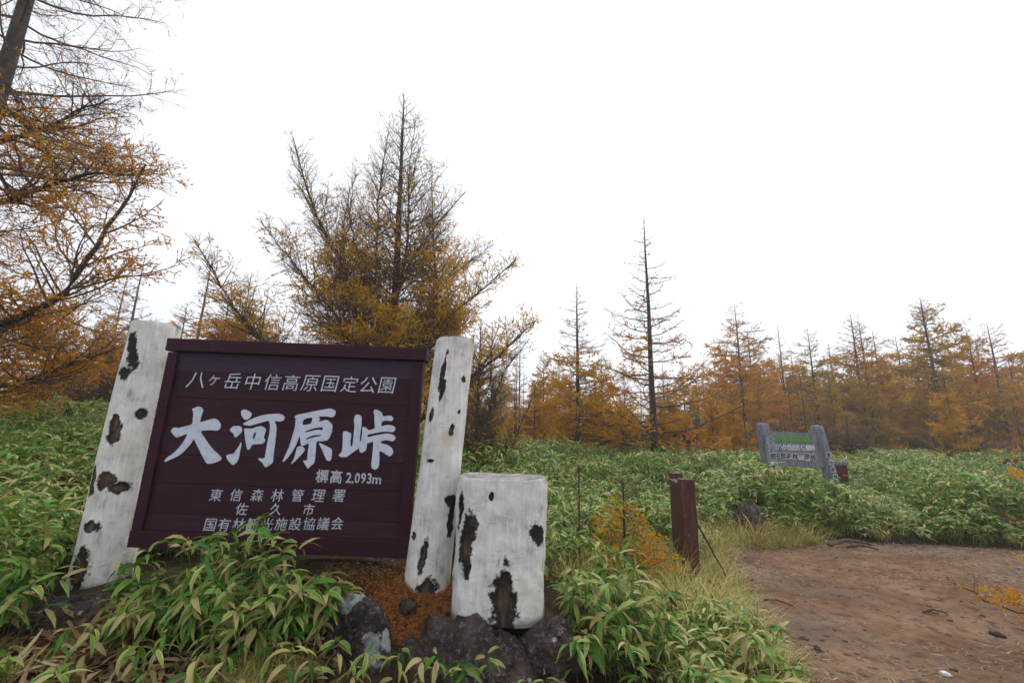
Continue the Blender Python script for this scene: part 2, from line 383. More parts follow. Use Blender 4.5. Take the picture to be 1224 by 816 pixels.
TITLE = [
 [[252,939,267,945,292,957,318,949,333,930,328,894,326,847,360,854,399,869,425,874,454,863,479,832,480,806,462,789,413,791,344,781,375,740,420,690,463,651,511,616,528,593,512,578,479,563,433,557,404,586,372,630,332,686,305,721,289,690,257,643,223,607,170,577,127,557,131,578,148,596,181,623,216,670,238,712,250,756,213,743,180,730,164,738,130,771,140,796,163,801,176,796,218,810,271,829,269,871,265,907,254,930]],
 [[611,932,621,945,635,948,661,941,689,923,691,905,679,884,657,873,638,882,619,905],
  [553,802,572,825,602,828,630,823,640,803,639,785,622,764,604,747,593,754,585,772,561,788],
  [647,716,653,693,651,647,649,595,637,569,619,555,596,568,575,587,558,616,577,627,606,633,622,657,638,686],
  [642,847,668,864,712,889,768,911,827,922,887,927,915,921,935,903,930,882,904,871,868,873,883,842,890,807,894,719,895,639,898,585,882,567,853,548,836,563,824,579,801,594,790,609,833,609,836,654,838,717,842,787,839,837,825,872,799,868,748,851,691,833,666,836,648,838],
  [658,812,712,814,740,826,769,833,800,824,814,807,805,756,818,740,814,716,789,707,754,704,731,699,718,669,704,663,692,686,674,740,658,798],
  [732,784,746,785,741,748,725,744,727,765]],
 [[1005,905,1025,924,1062,934,1132,952,1220,972,1259,979,1294,967,1303,953,1296,926,1276,915,1251,921,1185,918,1193,901,1190,882,1219,890,1245,896,1271,880,1291,857,1292,811,1282,775,1267,752,1226,744,1191,737,1194,673,1196,616,1191,587,1172,570,1154,551,1140,566,1112,604,1132,605,1140,614,1138,671,1137,722,1111,713,1088,707,1077,727,1064,775,1050,725,1029,667,1000,620,975,592,967,593,976,625,996,689,1009,759,1021,841,1016,900],
  [1077,893,1135,909,1132,866,1076,855],
  [1102,810,1166,835,1222,843,1219,819,1204,825,1168,820,1108,803],
  [1112,757,1156,781,1214,789,1212,781,1157,767,1118,752],
  [1060,697,1089,704,1112,687,1109,667,1087,635,1061,605,1036,579,1032,584,1045,616,1050,645,1054,679],
  [1209,732,1241,721,1279,705,1307,689,1313,632,1303,608,1278,616,1263,642,1233,692]],
 [[1374,798,1377,819,1395,821,1429,809,1436,792,1435,751,1441,717,1452,723,1453,781,1452,857,1443,898,1446,928,1459,945,1487,937,1498,918,1501,853,1499,800,1502,751,1510,760,1513,813,1511,855,1535,852,1561,835,1593,846,1601,854,1593,904,1588,945,1580,966,1590,986,1621,976,1641,962,1651,939,1685,944,1709,944,1728,927,1719,906,1682,909,1650,900,1648,868,1686,877,1722,876,1747,863,1751,848,1735,828,1696,830,1655,827,1608,816,1557,804,1557,785,1598,797,1651,809,1692,817,1734,811,1757,793,1753,772,1733,763,1696,770,1656,760,1660,746,1699,738,1737,717,1751,683,1731,658,1706,667,1653,693,1655,650,1658,593,1648,570,1632,561,1610,572,1603,597,1603,648,1603,694,1599,755,1574,745,1556,742,1556,715,1550,689,1522,674,1509,682,1501,702,1468,680,1427,647,1411,640,1378,641,1362,651,1372,665,1382,683,1381,738]],
]

def spl(poly):
    P = np.array(poly, float).reshape(-1, 2)/1000; n = len(P); o = []
    for i in range(n):
        p0, p1, p2, p3 = P[i-1], P[i], P[(i+1) % n], P[(i+2) % n]
        for t in (0, .33, .66):
            o.append(.5*((2*p1)+(p2-p0)*t+(2*p0-5*p1+4*p2-p3)*t*t+(3*p1-p0-3*p2+p3)*t**3)*.75+.25*(p1+(p2-p1)*t))
    return o
for polys in TITLE:
    cu = bpy.data.curves.new('title', 'CURVE'); cu.dimensions = '2D'; cu.fill_mode = 'BOTH'; cu.extrude = .0022
    for poly in polys:
        q = spl(poly); sp_ = cu.splines.new('POLY'); sp_.points.add(len(q)-1); sp_.use_cyclic_u = True
        for k, (a, b) in enumerate(q): sp_.points[k].co = (a, b, 0, 1)
    o = bpy.data.objects.new('title', cu); COL.objects.link(o); me = curve_mesh(o, 'title_character')
    me.transform(Matrix.Translation((0, -.0080, 0)) @ Matrix.Rotation(rad(90), 4, 'X')); link('title_character', onboard(me), letter_m, sign)

# ---- painted concrete posts made to look like birch logs
def birch_material():
    M = MT('birch_look_paint', .7, .2); v = M.obj()
    sc = M.attr('scar').outputs['Fac']; core = M.attr('core').outputs['Fac']; grime = M.attr('grime').outputs['Fac']
    n = M.noise(9, 7, v, .6); nf = M.noise(55, 5, v, .7); nl = M.noise(12, 5, v, .6, (4, 4, .5))
    white = M.ramp(M.math('ADD', M.math('MULTIPLY', n, .6), M.math('MULTIPLY', nl, .4)), [(.34, (.36, .35, .33)), (.44, (.62, .61, .58)), (.60, (.82, .80, .745))])
    white = M.mix(M.ramp(M.noise(3.1, 4, v), [(.55, (0, 0, 0)), (.72, (1, 1, 1))]), white, (.58, .545, .45))
    lent = M.noise(26, 4, v, .6, (.55, .55, 3.2)); white = M.mix(M.math('MULTIPLY', M.ramp(lent, [(.30, (1, 1, 1)), (.37, (0, 0, 0))]), .5), white, (.27, .25, .22))
    spk = M.ramp(nf, [(.27, (1, 1, 1)), (.33, (0, 0, 0))])
    white = M.mix(M.math('MULTIPLY', spk, .7), white, (.16, .15, .14))
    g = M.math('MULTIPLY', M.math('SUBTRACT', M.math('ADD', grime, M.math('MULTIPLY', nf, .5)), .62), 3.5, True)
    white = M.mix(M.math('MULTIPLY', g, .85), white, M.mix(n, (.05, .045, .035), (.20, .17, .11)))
    s2 = M.math('ADD', sc, M.math('MULTIPLY', M.math('SUBTRACT', nf, .5), .9))
    # flaking specks gather round the bare patches
    near = M.math('MULTIPLY', M.math('ADD', sc, .95), 1.4, True)
    fl = M.math('MULTIPLY', M.ramp(M.noise(38, 4, v, .75), [(.33, (1, 1, 1)), (.40, (0, 0, 0))]), near)
    white = M.mix(M.math('MULTIPLY', fl, .8), white, (.14, .125, .11))
    f = M.math('MULTIPLY', M.math('ADD', s2, .12), 5.0, True)
    dark = M.mix(M.math('MULTIPLY', M.math('ADD', M.math('ADD', core, M.math('MULTIPLY', M.math('SUBTRACT', n, .5), 1.4)), 0), 3.0, True), M.ramp(nf, [(.3, (.008, .007, .006)), (.7, (.035, .030, .026))]), M.ramp(nl, [(.35, (.045, .028, .018)), (.6, (.13, .085, .05)), (.75, (.25, .20, .14))]))
    M.base(M.mix(f, white, dark))
    M.bump(M.math('ADD', M.math('MULTIPLY', n, .7), M.math('MULTIPLY', nf, .25)), .55, .012); return M.m
birch_m = birch_material()
def birch_log(name, base, top, r0, r1, scars, parent, na=150, nz=190, flat=1.0, seed=0, capname='cut_top', sq=2):
    """scars: (side -1..1 across the face seen from the front, height 0..1, half width m, half height m, slant, core)"""
    base = Vector(base); top = Vector(top); Hh = (top-base).length
    th = np.linspace(0, 2*np.pi, na, endpoint=False); tt = np.linspace(0, 1, nz)
    TH, TT = np.meshgrid(th, tt)
    R0 = r0+(r1-r0)*TT
    wob = .075*(fbm(np.cos(TH)*1.3+seed*3+5, TT*3+np.sin(TH)*1.3+9)-.47) + .02*(fbm(np.cos(TH)*4+seed+8, TT*14+np.sin(TH)*4)-.47)
    R_ = R0*(1+1.6*wob)*((np.abs(np.cos(TH))**sq+np.abs(np.sin(TH))**sq)**(-1/sq))*(1 if sq == 2 else .965)
    # arc coordinates as seen from the front (-y)
    ang = (TH+np.pi/2+np.pi) % (2*np.pi)-np.pi      # 0 = facing the camera
    u = ang*R0; v = TT*Hh
    sc = np.full(TH.shape, -1.0); core = np.full(TH.shape, -1.0)
    for k, (sx, sv, hw, hh, sl_, co) in enumerate(scars):
        hw *= 1.22; hh *= 1.25
        a0 = math.asin(max(-.98, min(.98, sx)))
        du = u-a0*R0; dv = v-sv*Hh
        du = du-sl_*dv
        wv = .55*(fbm(u*16+k*7+20, v*16+seed+20)-.47)+.35*(fbm(u*45+k*7+20, v*45+seed+20)-.47)
        s = 1-np.sqrt((du/hw)**2+(dv/hh)**2)+wv*2.1
        sc = np.maximum(sc, np.clip(s, -1, 1))
        if co: core = np.maximum(core, np.clip(s-.28, -1, 1)*co)
    dent = sstep(-.05, .35, sc)
    R_ = R_-.007*dent+.003*np.exp(-((sc+.05)/.12)**2)
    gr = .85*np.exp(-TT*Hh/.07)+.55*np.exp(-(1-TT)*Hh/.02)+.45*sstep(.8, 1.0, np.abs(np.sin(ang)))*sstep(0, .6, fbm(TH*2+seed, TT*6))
    ex = (np.array([1, 0, 0])); ez = np.array((top-base).normalized()); ey = np.array([0, 1, 0])
    b = np.array(base)
    edge = 1-.018*np.clip((TT-.992)/.008, 0, 1)
    zj = TT*Hh+(TT > .97)*.010*(fbm(TH*2.5+seed*5+3, TH*0)-.47)*2
    P = b+ex*(R_*edge*np.cos(TH))[..., None]+ey*(R_*edge*flat*np.sin(TH))[..., None]+ez*zj[..., None]
    V = P.reshape(-1, 3)
    i = np.arange(nz-1)[:, None]*na; j = np.arange(na)[None, :]; j2 = (j+1) % na
    Qd = np.stack([i+j, i+j2, i+na+j2, i+na+j], -1).reshape(-1, 4)
    V = V-np.array(parent.location)
    me = npmesh(name, V, quads=Qd, smooth=True, attrs={'scar': sc.ravel(), 'core': core.ravel(), 'grime': gr.ravel()})
    lg = link(name, me, birch_m, parent)
    # cut top, slightly sunk, of its own grey weathered look
    ring = P[-1]; rings = []; c = ring.mean(0)
    for q in (1.0, .9, .6, .3): rings.append(c+(ring-c)*q-(0 if q == 1 else .004)*np.array([0, 0, 1])+(0 if q == 1 else 1)*np.array([0, 0, .006])*((fbm(ring[:, 0]*20+q*9, ring[:, 1]*20)-.3)[:, None]))
    VV = np.concatenate(rings+[c[None]])-np.array(parent.location); qs = []
    for k in range(3):
        for a in range(na): qs.append((k*na+a, k*na+(a+1) % na, (k+1)*na+(a+1) % na, (k+1)*na+a))
    trs = [(3*na+a, 3*na+(a+1) % na, 4*na) for a in range(na)]
    link(capname, npmesh(capname, VV, quads=qs, tris=trs, smooth=True), mat['cap'], lg)
    return lg
mat['cap'] = simple('weathered_cut_concrete', (.10, .095, .085), (.42, .41, .40), 14, .95, .8, 40, .02)
birch_log('post', (-2.84, 3.40, .45), (-2.85, 3.46, 2.33), .176, .164, [
    (-.12, .885, .033, .115, -.28, 0), (-.20, .775, .040, .035, .1, 0), (-.02, .565, .038, .085, -.12, .8), (.72, .625, .03, .03, 0, .7),
    (.12, .375, .045, .045, 0, .1), (.62, .345, .05, .03, 0, .8), (-.52, .37, .030, .085, -.06, .9), (-.10, .215, .055, .035, .3, .7),
    (-.12, .075, .046, .10, .0, 1.6), (-.75, .51, .02, .012, 0, 0)], sign, flat=1, seed=1)
birch_log('post', (-.54, 3.24, .44), (-.425, 3.24, 2.21), .152, .140, [
    (-.28, .86, .013, .10, .10, .1), (-.20, .78, .013, .06, .10, .1), (-.62, .69, .016, .045, .1, .2), (.45, .63, .018, .03, 0, .9), (.75, .83, .018, .018, 0, .3), (.70, .70, .01, .012, 0, 0),
    (-.35, .51, .03, .014, .4, .4), (.80, .37, .05, .035, 0, 0), (-.12, .18, .020, .09, .1, 1.0), (.16, .052, .062, .075, .3, .9), (.85, .30, .025, .10, 0, 0), (-.7, .24, .02, .02, 0, .5)], sign, seed=2)
for z0 in (1.28, .92):                                           # iron straps fixing the board to the post
    pass
stump = empty('birch_look_stump', (-.045, 3.08, .45))
tag(stump, 'short thick white birch-look stump beside the right post of the big sign', 'stump')
birch_log('trunk', (-.055, 3.08, .445), (-.042, 3.08, 1.262), .300, .296, [
    (-.80, .76, .020, .10, .22, 0), (-.62, .58, .042, .13, .10, .1), (-.60, .40, .018, .07, .05, 0), (.72, .62, .045, .055, -.1, 0), (.12, .14, .055, .17, .0, .25), (.14, .27, .028, .10, .0, 0), (.98, .7, .03, .06, 0, 0),
    (-.985, .42, .035, .075, 0, 1.5), (.98, .3, .02, .2, 0, 0), (-.2, .88, .012, .02, 0, 0)], stump, na=220, nz=120, seed=3, flat=.90, sq=2.9)

# ------------------------------------------------------------------ boulders and stones
def rock_material():
    M = MT('lichen_rock', .9, .25); v = M.obj()
    n = M.noise(7, 8, v, .62); nf = M.noise(38, 6, v, .7)
    c = M.ramp(n, [(.3, (.018, .014, .012)), (.5, (.055, .042, .037)), (.7, (.13, .10, .09))])
    c = M.mix(M.ramp(nf, [(.52, (0, 0, 0)), (.66, (1, 1, 1))]), c, (.19, .165, .16))
    red = M.ramp(M.noise(4.3, 5, v), [(.55, (0, 0, 0)), (.68, (1, 1, 1))]); c = M.mix(M.math('MULTIPLY', red, .5), c, (.11, .045, .032))
    moss = M.ramp(M.noise(8.3, 5, v), [(.60, (0, 0, 0)), (.68, (1, 1, 1))]); c = M.mix(M.math('MULTIPLY', moss, .75), c, (.085, .085, .018))
    vo = M.n('TexVoronoi'); vo.inputs['Scale'].default_value = 13; M.l(v, vo.inputs['Vector'])
    sm = M.math('MULTIPLY', M.math('SUBTRACT', M.math('ADD', .20, M.math('MULTIPLY', M.math('SUBTRACT', nf, .5), .5)), vo.outputs['Distance']), 16.0, True)
    sm = M.math('MULTIPLY', sm, M.ramp(M.noise(2.7, 2, v), [(.46, (0, 0, 0)), (.55, (1, 1, 1))]))
    li = M.attr('lichen').outputs['Fac']
    l2 = M.math('MULTIPLY', M.math('ADD', li, M.math('MULTIPLY', M.math('SUBTRACT', nf, .5), .45)), 10.0, True)
    f = M.math('MAXIMUM', sm, l2)
    c = M.mix(f, c, M.ramp(nf, [(.35, (.27, .29, .29)), (.6, (.47, .50, .50))]))
    M.base(c); M.bump(M.math('ADD', M.math('MULTIPLY', M.noise(18, 8, v, .7), 1.0), M.math('MULTIPLY', nf, .6)), 1.0, .035); return M.m
mat['rock'] = rock_material()
def rock_mesh(name, size, seed, sub=5, lich=(), rug=.30, flat_bottom=True):
    bm = bmesh.new(); bmesh.ops.create_icosphere(bm, subdivisions=sub, radius=1)
    for v in bm.verts:
        p = v.co.copy()
        q = p+Vector((seed*3.1, seed*1.7, seed*.9))
        ce = noise.noise(q*1.1)*.35+noise.noise(q*2.6)*rug+abs(noise.noise(q*5.5))*rug*.6+noise.noise(q*13)*.10+noise.noise(q*29)*.035
        # facet: clip by a few random planes
        r = 1+ce; rr = random.Random(seed)
        for k in range(7):
            n_ = Vector((rr.uniform(-1, 1), rr.uniform(-1, 1), rr.uniform(-.2, 1))).normalized(); d = p.dot(n_)*r
            lim = rr.uniform(.62, .85)
            if d > lim: r -= (d-lim)*.75/max(p.dot(n_), .3)
        v.co = Vector((p.x*r*size[0], p.y*r*size[1], p.z*r*size[2]))
    me = bm_mesh(name, bm, sub < 5)
    a = me.attributes.new('lichen', 'FLOAT', 'POINT')
    for v in me.vertices:
        s = -1
        for (x, y, z, rr_) in lich:
            s = max(s, 1-(v.co-Vector((x, y, z))).length/rr_)
        a.data[v.index].value = max(-1, min(1, s))
    return me
def rock(loc, size, seed, label, name='rock', sub=5, lich=(), group=None, rz=0, cat='rock'):
    o = link(name, rock_mesh(name, size, seed, sub, lich), mat['rock']); o.location = loc; o.rotation_euler = (0, 0, rz)
    return tag(o, label, cat, group)
rock((-.81, 2.80, .30), (.25, .21, .36), 2, 'dark boulder with pale round lichen discs between the bamboo clump and right post', sub=6, lich=[(.10, -.16, .13, .055), (.17, -.13, .13, .06), (.13, -.16, .06, .055), (-.08, -.02, .30, .09)])
rock((-.10, 2.84, .20), (.42, .28, .30), 5, 'large dark boulder with lichen flecks directly under the front of the stump', sub=6)
rock((-.52, 2.76, .24), (.15, .12, .15), 8, 'small grey-brown rock between the two dark boulders under the posts', sub=4)
rock((-.60, 2.98, .50), (.055, .05, .05), 11, 'small dark stone lying on orange needles in front of the right post', 'stone', 4, cat='stone')
rock((.22, 2.84, .33), (.17, .14, .16), 14, 'black rough rock under the right corner of the birch-look stump', sub=5)
rock((.28, 2.58, .22), (.12, .10, .10), 17, 'grey rounded rock at the bottom right below the stump', sub=4)
rock((-2.60, 2.98, .40), (.36, .20, .14), 20, 'flat reddish brown rock under the foot of the left post', sub=5)
rock((-2.15, 2.80, .30), (.22, .16, .12), 23, 'low dark rock half under bamboo leaves beside the left post', sub=5)
rock((4.07, 7.9, .16), (.42, .30, .42), 26, 'grey boulder with moss among the dwarf bamboo left of the far sign', 'boulder', 5, cat='boulder')
rock((2.44, 7.5, .33), (.14, .12, .12), 29, 'small grey rock seen between the sapling and the brown fence', sub=4)

stone_spots = [(1.93, 3.50, .055, .035, 'flat grey stone at the near left path edge, farther of the pair'), (1.97, 3.40, .065, .045, 'rounded grey stone at the near left path edge, nearer of the pair'),
    (2.32, 3.70, .030, .026, 'small reddish stone on the path just right of the pair of stones'), (6.33, 7.59, .06, .03, 'dark stone at the far edge of the dirt path in front of the bamboo bank'),
    (3.02, 6.31, .045, .02, 'small grey stone near the far left end of the dirt path'), (2.38, 3.96, .05, .012, 'flat dark chip lying on the near left part of the path'),
    (4.12, 4.13, .07, .022, 'olive brown flat stone at the right edge under the larch branch'), (2.98, 3.40, .034, .02, 'small white stone at the bottom edge on the right of the path')]
white_m = simple('white_stone', (.5, .5, .5), (.75, .75, .74), 20, .8, .4)
for k, (x, y, a, h, lab) in enumerate(stone_spots):
    o = rock((x, y, T(x, y)+h*.35), (a, a*.7, h), 40+k, lab, 'stone', 3, cat='stone', rz=k*1.3, group='loose stones on the dirt path')
    if 'white' in lab: o.data.materials.clear(); o.data.materials.append(white_m)
wood_m = simple('dead_wood', (.05, .035, .026), (.16, .12, .09), 12, .95, .6, 30, .01, (1, 1, .3))
def stick(p, q, r, label, bend=.03, name='stick'):
    p = np.array(p, float); q = np.array(q, float); t = np.linspace(0, 1, 9)[:, None]
    P = p+(q-p)*t; P[:, 2] += bend*np.sin(t[:, 0]*3.1)+.004*np.sin(t[:, 0]*17); P[:, 0] += .3*bend*np.sin(t[:, 0]*8)
    V, Qd = tube(P[None], (r*(1-.5*t[:, 0]))[None], 6)
    return tag(link(name, npmesh(name, V, quads=Qd, smooth=True), wood_m), label, 'stick')
def gp(x, y, dz=.01): return (x, y, T(x, y)+dz)
stick(gp(2.52, 4.78), gp(2.72, 4.62), .012, 'dark short stick lying on the path level with the brown fence post')
stick(gp(3.88, 4.55), gp(4.05, 4.50), .013, 'dark curled piece of bark lying in the middle of the path')
stick(gp(4.9, 7.25, .04), gp(5.6, 7.35, .03), .035, 'broken dead branch lying along the far edge of the path', .06)
stick(gp(5.1, 7.15, .03), gp(5.45, 7.0, .02), .025, 'short forked branch piece in front of the dead branch', .04)
stick(gp(2.15, 5.35, .02), gp(2.35, 5.30, .02), .012, 'thin dark stick near the path edge right of the brown fence')
stick((2.10, 5.22, .62), (2.28, 5.02, .16), .013, 'thin dead stick leaning against the right side of the brown post', .01)

# ------------------------------------------------------------------ brown wooden fence seen end on
def brownwood():
    M = MT('dark_brown_stained_wood', .7, .3); v = M.obj(); f = M.noise(6, 7, v, .65, (5, 5, .6))
    c = M.ramp(f, [(.3, (.040, .014, .010)), (.55, (.095, .036, .027)), (.75, (.15, .075, .058))])
    c = M.mix(M.ramp(M.noise(30, 3, v), [(.64, (0, 0, 0)), (.70, (1, 1, 1))]), c, (.18, .14, .13))
    M.base(c); M.bump(M.noise(9, 7, v, .7, (6, 6, .5)), .7, .008); return M.m
bw = brownwood(); fx, fy, fz = 1.98, 5.17, .02
fence = empty('wooden_fence', (fx, fy, fz)); tag(fence, 'short dark brown wooden fence of two posts seen end on beside the path', 'fence')
def fpart(name, b, bev=.01): me = bm_mesh(name, box_bm(*b, bev)); return link(name, me, bw, fence)
fpart('post', (-.078, -.07, -.1, .082, .09, 1.09), .014)
fpart('post', (-.02, .78, -.1, .13, .93, 1.10), .014)
fpart('top_board', (-.060, .092, .955, .060, .778, 1.03), .008)
for k in range(2): fpart('board', (-.045+.065*k, .093, .0, .000+.065*k, .777, .950), .006)
fence.rotation_euler = (0, 0, rad(-9.5))
# two bolt heads low on the post, pale lichen beside them
# ------------------------------------------------------------------ far grey sign
def greywood():
    M = MT('weathered_grey_wood', .85, .2); v = M.obj(); f = M.noise(5, 7, v, .65, (4, 4, .5))
    M.base(M.ramp(f, [(.3, (.11, .112, .13)), (.55, (.21, .215, .245)), (.75, (.31, .315, .35))])); M.bump(M.noise(8, 7, v, .7, (5, 5, .5)), .8, .01); return M.m
gw = greywood()
fs = empty('grey_sign', (6.9, 11.0, .62)); tag(fs, 'weathered grey sign with green and white lettering standing in bamboo by the forest', 'sign')
def flog(name, p, q, r0, r1, sides=14):
    p = np.array(p, float); q = np.array(q, float); t = np.linspace(0, 1, 12)[:, None]; P = p+(q-p)*t
    R_ = r0+(r1-r0)*t[:, 0]; R_ = R_*(1+.04*np.sin(t[:, 0]*9))
    P = np.concatenate([P, P[-1:]+[[0, 0, .02]], P[-1:]+[[0, 0, .03]]]); R_ = np.concatenate([R_, [r1*.75, .002]])
    V, Qd = tube(P[None], R_[None], sides); return link(name, npmesh(name, V-np.array(fs.location), quads=Qd, smooth=True), gw, fs)
flog('post', (6.27, 11.05, .4), (6.19, 11.05, 1.99), .145, .135)
flog('post', (7.76, 11.02, .4), (7.52, 11.05, 1.97), .145, .135)
FSM = Matrix.Translation(-Vector(fs.location)) @ Matrix.Translation((6.30, 10.98, 1.02)) @ Matrix.Rotation(rad(.8), 4, 'Y')
def onfs(me): me.transform(FSM); return me
for a, b in ((.0, .115), (.118, .335), (.338, .555), (.558, .80)):
    link('plank', onfs(bm_mesh('plank', box_bm(-.02, -.01+random.uniform(0, .006), a, 1.28, .05, b, .006))), gw, fs)
green_m = MT('green_letter_paint', .6, .3); green_m.base((.12, .42, .03)); green_m = green_m.m
white_l = MT('white_outline_paint', .6, .3); white_l.base((.62, .63, .66)); white_l = white_l.m
black_l = MT('black_letter_paint', .6, .3); black_l.base((.012, .012, .016)); black_l = black_l.m
def fsletters(txt, u0, u1, v0, v1, s, m_, bold, y, sx=1.0, halo=0): 
    n_ = max(len(txt)-1, 1)
    put_letters([(c, lerp(u0, u1, i/n_), lerp(v0, v1, i/n_), s, sx) for i, c in enumerate(txt)], bold, 0, m_, onfs, fs, y, halo)
fsletters('森林浴の森百選', .13, .88, .66, .655, .165, green_m, .008, -.018, .85)
fsletters('北八ヶ岳自然休養林', .11, 1.0, .44, .45, .145, white_l, .022, -.018, .85)
fsletters('中部森林管理局', .13, .98, .245, .225, .150, black_l, .022, -.0215, .9, .013)
def vletters(txt, p0, p1, s):
    n_ = len(txt)-1
    def mv(me): me.transform(Matrix.Translation(-Vector(fs.location)) @ Matrix.Translation((0, p0[1], 0))); return me
    put_letters([(c, lerp(p0[0], p1[0], i/n_), lerp(p0[2], p1[2], i/n_), s*1.05, .95) for i, c in enumerate(txt)], .022, 0, black_l, mv, fs, -.004, .014)
link('name_board', bm_mesh('name_board', box_bm(6.20-6.9-.1, 10.835-11, .95-.62, 6.20-6.9+.13, 10.885-11, 1.74-.62, .006)), gw, fs)
vletters('大河原峠', (6.235, 10.828, 1.63), (6.255, 10.828, 1.03), .15)
vletters('東信森林', (7.60, 10.86, 1.30), (7.70, 10.86, .80), .11)
rb = empty('red_box_post', (8.12, 11.35, .50)); tag(rb, 'small dark red box on a grey post just right of the far grey sign', 'box')
redm = simple('dark_red_paint', (.085, .012, .012), (.14, .025, .022), 9, .6, .3)
link('box', bm_mesh('box', box_bm(-.19, -.1, .15, .18, .12, .55, .01)), redm, rb)
link('cap', bm_mesh('cap', box_bm(-.21, -.12, .553, .20, .14, .64, .01)), gw, rb)
link('post', bm_mesh('post', box_bm(-.05, -.04, -.3, .05, .06, .148, .008)), gw, rb)
# low sign at the right edge
s3 = empty('low_sign', (17.95, 16.0, .6)); tag(s3, 'low dark board with white characters at the right edge behind the bamboo bank', 'sign')
dkm = simple('dark_sign_board', (.02, .02, .022), (.05, .05, .055), 8, .8, .3)
link('board', bm_mesh('board', box_bm(-.6, 0, .26, .6, .05, .60, .01)), dkm, s3)
for x in (-.45, .45): link('post', bm_mesh('post', box_bm(x-.05, .052, -.2, x+.05, .15, .66, .01)), gw, s3)
put_letters([(c, -.40+.4*i, .43, .25, 1) for i, c in enumerate('大河原')], .03, 0, white_l, lambda q: q, s3, -.004)

# ------------------------------------------------------------------ dwarf bamboo
def leaves(P, az, el, Ln, Wd, droop, rows=5, roll=None, rnd=None, cols=3):
    P = np.asarray(P, float); n = len(P); t = np.linspace(0, 1, rows)
    roll = np.zeros(n) if roll is None else roll
    e = el[:, None]-droop[:, None]*t[None, :]**1.15
    ds = Ln[:, None]/(rows-1)
    em = (e[:, 1:]+e[:, :-1])/2
    hx = np.concatenate([np.zeros((n, 1)), np.cumsum(np.cos(em)*ds, 1)], 1); hz = np.concatenate([np.zeros((n, 1)), np.cumsum(np.sin(em)*ds, 1)], 1)
    d = np.stack([np.cos(az), np.sin(az), 0*az], -1); sd = np.stack([-np.sin(az), np.cos(az), 0*az], -1)
    C = P[:, None, :]+d[:, None, :]*hx[..., None]; C[..., 2] += hz
    up = np.stack([-np.sin(e)*d[:, None, 0], -np.sin(e)*d[:, None, 1], np.cos(e)], -1)
    S_ = sd[:, None, :]*np.cos(roll)[:, None, None]+up*np.sin(roll)[:, None, None]
    U_ = up*np.cos(roll)[:, None, None]-sd[:, None, :]*np.sin(roll)[:, None, None]
    w_ = Wd[:, None]*.5*(np.clip(np.sin(np.pi*np.clip(t, .03, .995)**.72), 0, 1)**.8+.02)[None, :]
    ac = np.linspace(-1, 1, cols)
    V = C[:, :, None, :]+S_[:, :, None, :]*(w_[:, :, None]*ac)[..., None]+U_[:, :, None, :]*(w_[:, :, None]*np.abs(ac)*.28)[..., None]
    rnd = np.random.default_rng(n).random(n) if rnd is None else rnd
    lf = np.stack(np.broadcast_arrays(ac[None, None, :], t[None, :, None], rnd[:, None, None]), -1)
    i = np.arange(n)[:, None, None]*rows*cols; r = np.arange(rows-1)[None, :, None]*cols; c_ = np.arange(cols-1)[None, None, :]
    a = i+r+c_
    return V.reshape(-1, 3), np.stack([a, a+1, a+1+cols, a+cols], -1).reshape(-1, 4), lf.reshape(-1, 3)
def clump_data(seed, nculm, rad_, hmin, hmax, scale=1.0):
    g = np.random.default_rng(seed); P = []; az = []; el = []; Ln = []; Wd = []; dr = []; CP = []; CR = []
    for k in range(nculm):
        a = g.random()*6.28; r = rad_*math.sqrt(g.random()); b = np.array([r*math.cos(a), r*math.sin(a), -.08]); h = g.uniform(hmin, hmax)
        lean = g.uniform(0, .35); la = g.random()*6.28; t = np.linspace(0, 1, 5)
        C = b+np.stack([h*lean*math.cos(la)*t**2, h*lean*math.sin(la)*t**2, (h+.08)*t], -1); CP.append(C); CR.append(np.full(5, .0028))
        spots = [(1.0, int(g.integers(5, 8)), 0)]+[(g.uniform(.5, .9), int(g.integers(2, 5)), 1) for _ in range(int(g.integers(1, 3)))]
        for tt, nl, side in spots:
            p = b+np.array([h*lean*math.cos(la)*tt**2, h*lean*math.sin(la)*tt**2, (h+.08)*tt]); a0 = g.random()*6.28
            for q in range(nl):
                aa = a0+(q/nl)*6.28*(.8 if not side else .35)+g.normal()*.25
                P.append(p+np.array([math.cos(aa), math.sin(aa), 0])*.012+[0, 0, g.uniform(-.035, .01)]); az.append(aa); el.append(g.uniform(-.35, .75)); Ln.append(g.uniform(.11, .20)*scale); Wd.append(g.uniform(.026, .040)*scale); dr.append(g.uniform(.5, 1.7))
    return [np.array(q) for q in (P, az, el, Ln, Wd, dr, CP, CR)]+[g]
def clump_mesh(name, seed, nculm=7, rad_=.30, hmin=.38, hmax=.62, rows=4, scale=1.0):
    P, az, el, Ln, Wd, dr, CP, CR, g = clump_data(seed, nculm, rad_, hmin, hmax, scale)
    V, Qd, lf = leaves(P, az, el, Ln, Wd, dr, rows, g.normal(0, .5, len(P)), g.random(len(P)))
    V2, Q2 = tube(CP, CR, 3); lf2 = np.zeros((len(V2), 3))
    return npmesh(name, np.concatenate([V, V2]), quads=np.concatenate([Qd, Q2+len(V)]), smooth=True, cols={'lf': np.concatenate([lf, lf2])})
